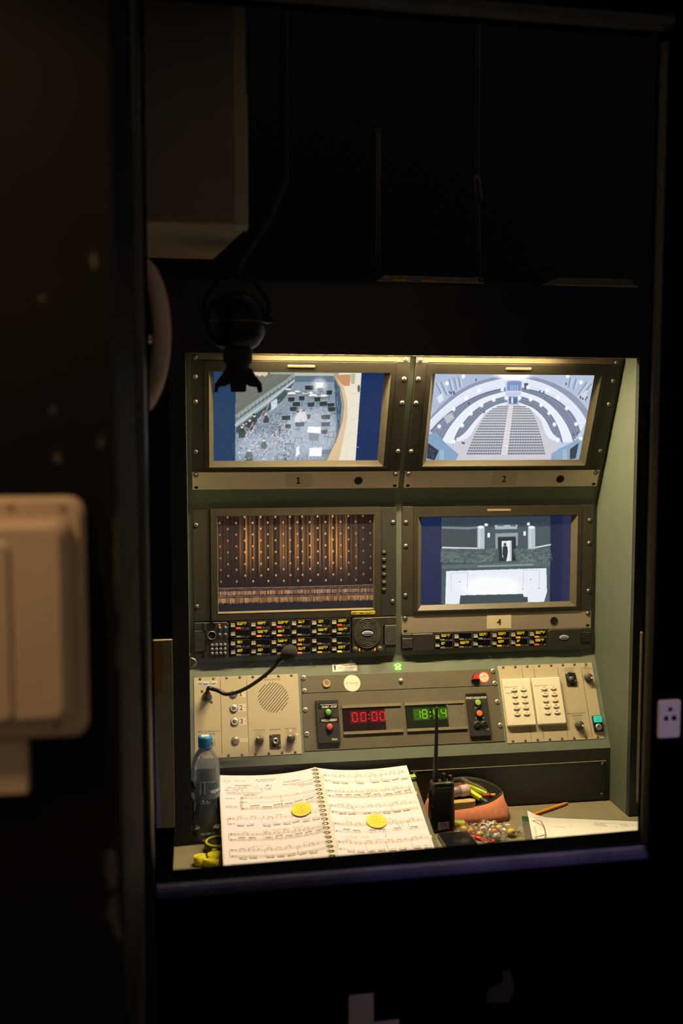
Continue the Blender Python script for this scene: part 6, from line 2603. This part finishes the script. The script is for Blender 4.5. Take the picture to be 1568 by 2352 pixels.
t = thing('hoop', 'pale curved hoop half hidden behind the rounded black post', 'hoop', Matrix.Translation((-.098, -.700, 1.040)) @ Matrix.Rotation(radians(-62), 4, 'Z'))
b = MB()
b.smooth = True
rings = []
for a in np.linspace(0, 2 * pi, 49):
    rings.append([((116 + q[0]) * cos(a), q[1], (121 + q[0]) * sin(a)) for q in [(11 * cos(c), 15 * sin(c)) for c in np.linspace(0, 2 * pi, 13)[:-1]]])
b.loft(rings, False, False)
b.build('rim', mat('pale_hoop', (.42, .30, .26), .5, noise=.1, nscale=20), t)
b = MB()
b.smooth = True
b.tube([(-112, 0, 0), (112, 0, 0)], 5, 10)
b.tube([(0, 0, 0), (0, 60, 0)], 8, 12)
b.build('spoke', CHROMED, t)

# ================================================================ electrical box on the near pillar
t = thing('junction_box', 'beige plastic junction box with raised cover on the near pillar', 'junction box', FD(-201, -1270, 578))
IV = mat('ivory_plastic', (.52, .37, .24), .45, noise=.05, nscale=14)


def slab(x0, x1, z0, z1, y0, y1, r, ch):
    b = MB()
    b.smooth = False
    b.rbox(x0, x1, z0, z1, y0, y1, r, ch, 6)
    b.xf(Matrix.Rotation(pi / 2, 4, 'X'))
    return b


slab(-92, 91, 0, 247, 0, 16, 16, 5).build('back_box', IV, t)
slab(-80, 78, 20, 226, 14, 40, 12, 9).build('cover', IV, t)
slab(-80, 24, 26, 206, 38, 44, 8, 4).build('door', IV, t)
for x, z in ((-70, 236), (-28, 236), (70, 236), (20, 237), (60, 12), (-60, 12)):
    b = MB()
    b.cyl(x, z, 15, 17.6, 3.6, seg=12)
    b.xf(Matrix.Rotation(pi / 2, 4, 'X'))
    b.build('screw_cap', mat('ivory_dark', (.30, .22, .14), .5), t)
slab(-92, 30, -58, -1, 0, 14, 3, 2).build('cable_duct', IV, t, 'short cable duct below the box')
# small wall plate right of the opening
t = thing('socket_plate', 'small pale wall plate with three holes right of the opening', 'socket', TWALL @ Matrix.Translation((.836, 0, .420)) @ Matrix.Rotation(pi / 2, 4, 'X'))
b = MB()
b.rbox(-19.5, 19.5, -32, 32, 0, 6, 4, 2)
b.build('plate', mat('plate_white', (.62, .56, .60), .5), t)
for x, y, r in ((0, 17, 4), (-7, 2, 4.4), (7, 2, 4.6)):
    MB().cyl(x, y, 6, 6.2, r, seg=14).build('contact_hole', BLACKM, t)
# strips of pale tape low on the front wall
TAPE = mat('pink_white_tape', (.36, .29, .30), .7)
t = thing('tape_cross', 'pale tape cross stuck on the dark wall below the sill', 'tape', TWALL @ Matrix.Translation((.321, 0, -.060)) @ Matrix.Rotation(pi / 2, 4, 'X'))
MB().rbox(-20, 20, -30, 60, 0, .8, 1, .2).build('upright_strip', TAPE, t)
MB().rbox(-58, 62, -24, 12, .8, 1.6, 1, .2).build('cross_strip', TAPE, t)
t = thing('tape_strip', 'short pale tape strip at the bottom left of the tape cross', 'tape', TWALL @ Matrix.Translation((.115, 0, -.070)) @ Matrix.Rotation(pi / 2, 4, 'X'))
MB().rbox(-26, 26, -20, 12, 0, .8, 1, .2).build('strip', TAPE, t)
t = thing('paper_scrap', 'torn dull paper scrap low on the dark wall right of the tape cross', 'paper', TWALL @ Matrix.Translation((.55, 0, -.010)) @ Matrix.Rotation(pi / 2, 4, 'X'))
b = MB()
b.prism([(-20, -26), (18, -30), (26, -8), (20, 22), (6, 26), (8, 6), (-18, -4)], 0, .8)
b.build('scrap', mat('scrap_grey', (.014, .013, .014), .8), t)

# ================================================================ papers and pipe on top of the cabinet
t = thing('paper_folder', 'dark folder with yellow tags lying left on the cabinet top', 'folder', FD(512, -82, 1211, 0))
b = MB()
b.loft([[(-108, -128, 0), (112, -128, 0), (112, 110, 0), (-108, 110, 0)], [(-100, -126, 15), (106, -126, 14), (106, 110, 14), (-100, 110, 15)]])
b.build('sheets', mat('dim_sheets', (.24, .20, .16), .8, noise=.3, nscale=200), t)
b = MB()
b.loft([[(x, y, z) for y, z in ((-134, .2), (-134, 2.2), (112, 2.2), (112, .2))] for x in (-118, 118)])
b.build('cover', mat('folder_olive', (.42, .38, .22), .6), t)
for x, w_, col in ((-84, 30, (.50, .36, .03)), (-20, 30, (.42, .32, .03))):
    b = MB()
    b.box(x, x + w_, -135.2, -134.2, .5, 6)
    b.build('index_tag', mat('tag_mustard', col, .6), t)
b = MB()
b.tube([(100, -127, 16), (116, -130, 12), (116, -132, 3), (70, -134, 1.5)], .8, 6)
b.build('elastic_band', mat('band_pale', (.30, .28, .20), .6), t)
t = thing('paper_stack', 'stack of dull papers with pale green cover lying right on the cabinet top', 'papers', FD(890, -82, 1211, -1))
b = MB()
for k in range(5):
    b.box(-90 + k, 92 - 2 * k, -130 + k * .8, 100, 2.6 + 3.4 * k, 5.6 + 3.4 * k)
b.build('sheets', mat('dim_sheets', (0, 0, 0)), t)
b = MB()
b.box(-92, 96, -134, 102, .2, 2.5)
b.build('cover', mat('pale_green_card', (.62, .66, .40), .6), t)
t = thing('conduit_pipe', 'thin grey vertical pipe rising behind the cabinet top', 'pipe', FD(495, 300, 1211))
b = MB()
b.smooth = True
b.cyl(0, 0, 0, 470, 7, seg=14)
b.build('pipe', mat('pipe_grey', (.05, .045, .042), .6), t)
b = MB()
b.smooth = True
b.cyl(0, 0, 0, 10, 16, seg=18)
b.cyl(0, 0, 466, 474, 8, seg=14)
b.build('flange', mat('pipe_grey', (0, 0, 0)), t)
t = thing('hanging_cable', 'dark cable with a plug hanging behind the cabinet top', 'cable', FD(763, 300, 1211))
b = MB()
b.smooth = True
b.tube([(10, 0, 2), (8, 0, 150), (2, 0, 300), (0, 0, 600), (-4, 0, 1200)], 7, 10)
b.build('cord', mat('cable_dark', (.014, .013, .012), .6), t)
b = MB()
b.smooth = True
b.tube([(9, -2, 296), (6, -2, 310), (0, -2, 350), (-2, -2, 366)], [9, 12, 12, 9], 12)
b.build('plug', mat('plug_black', (.035, .032, .03), .4), t)
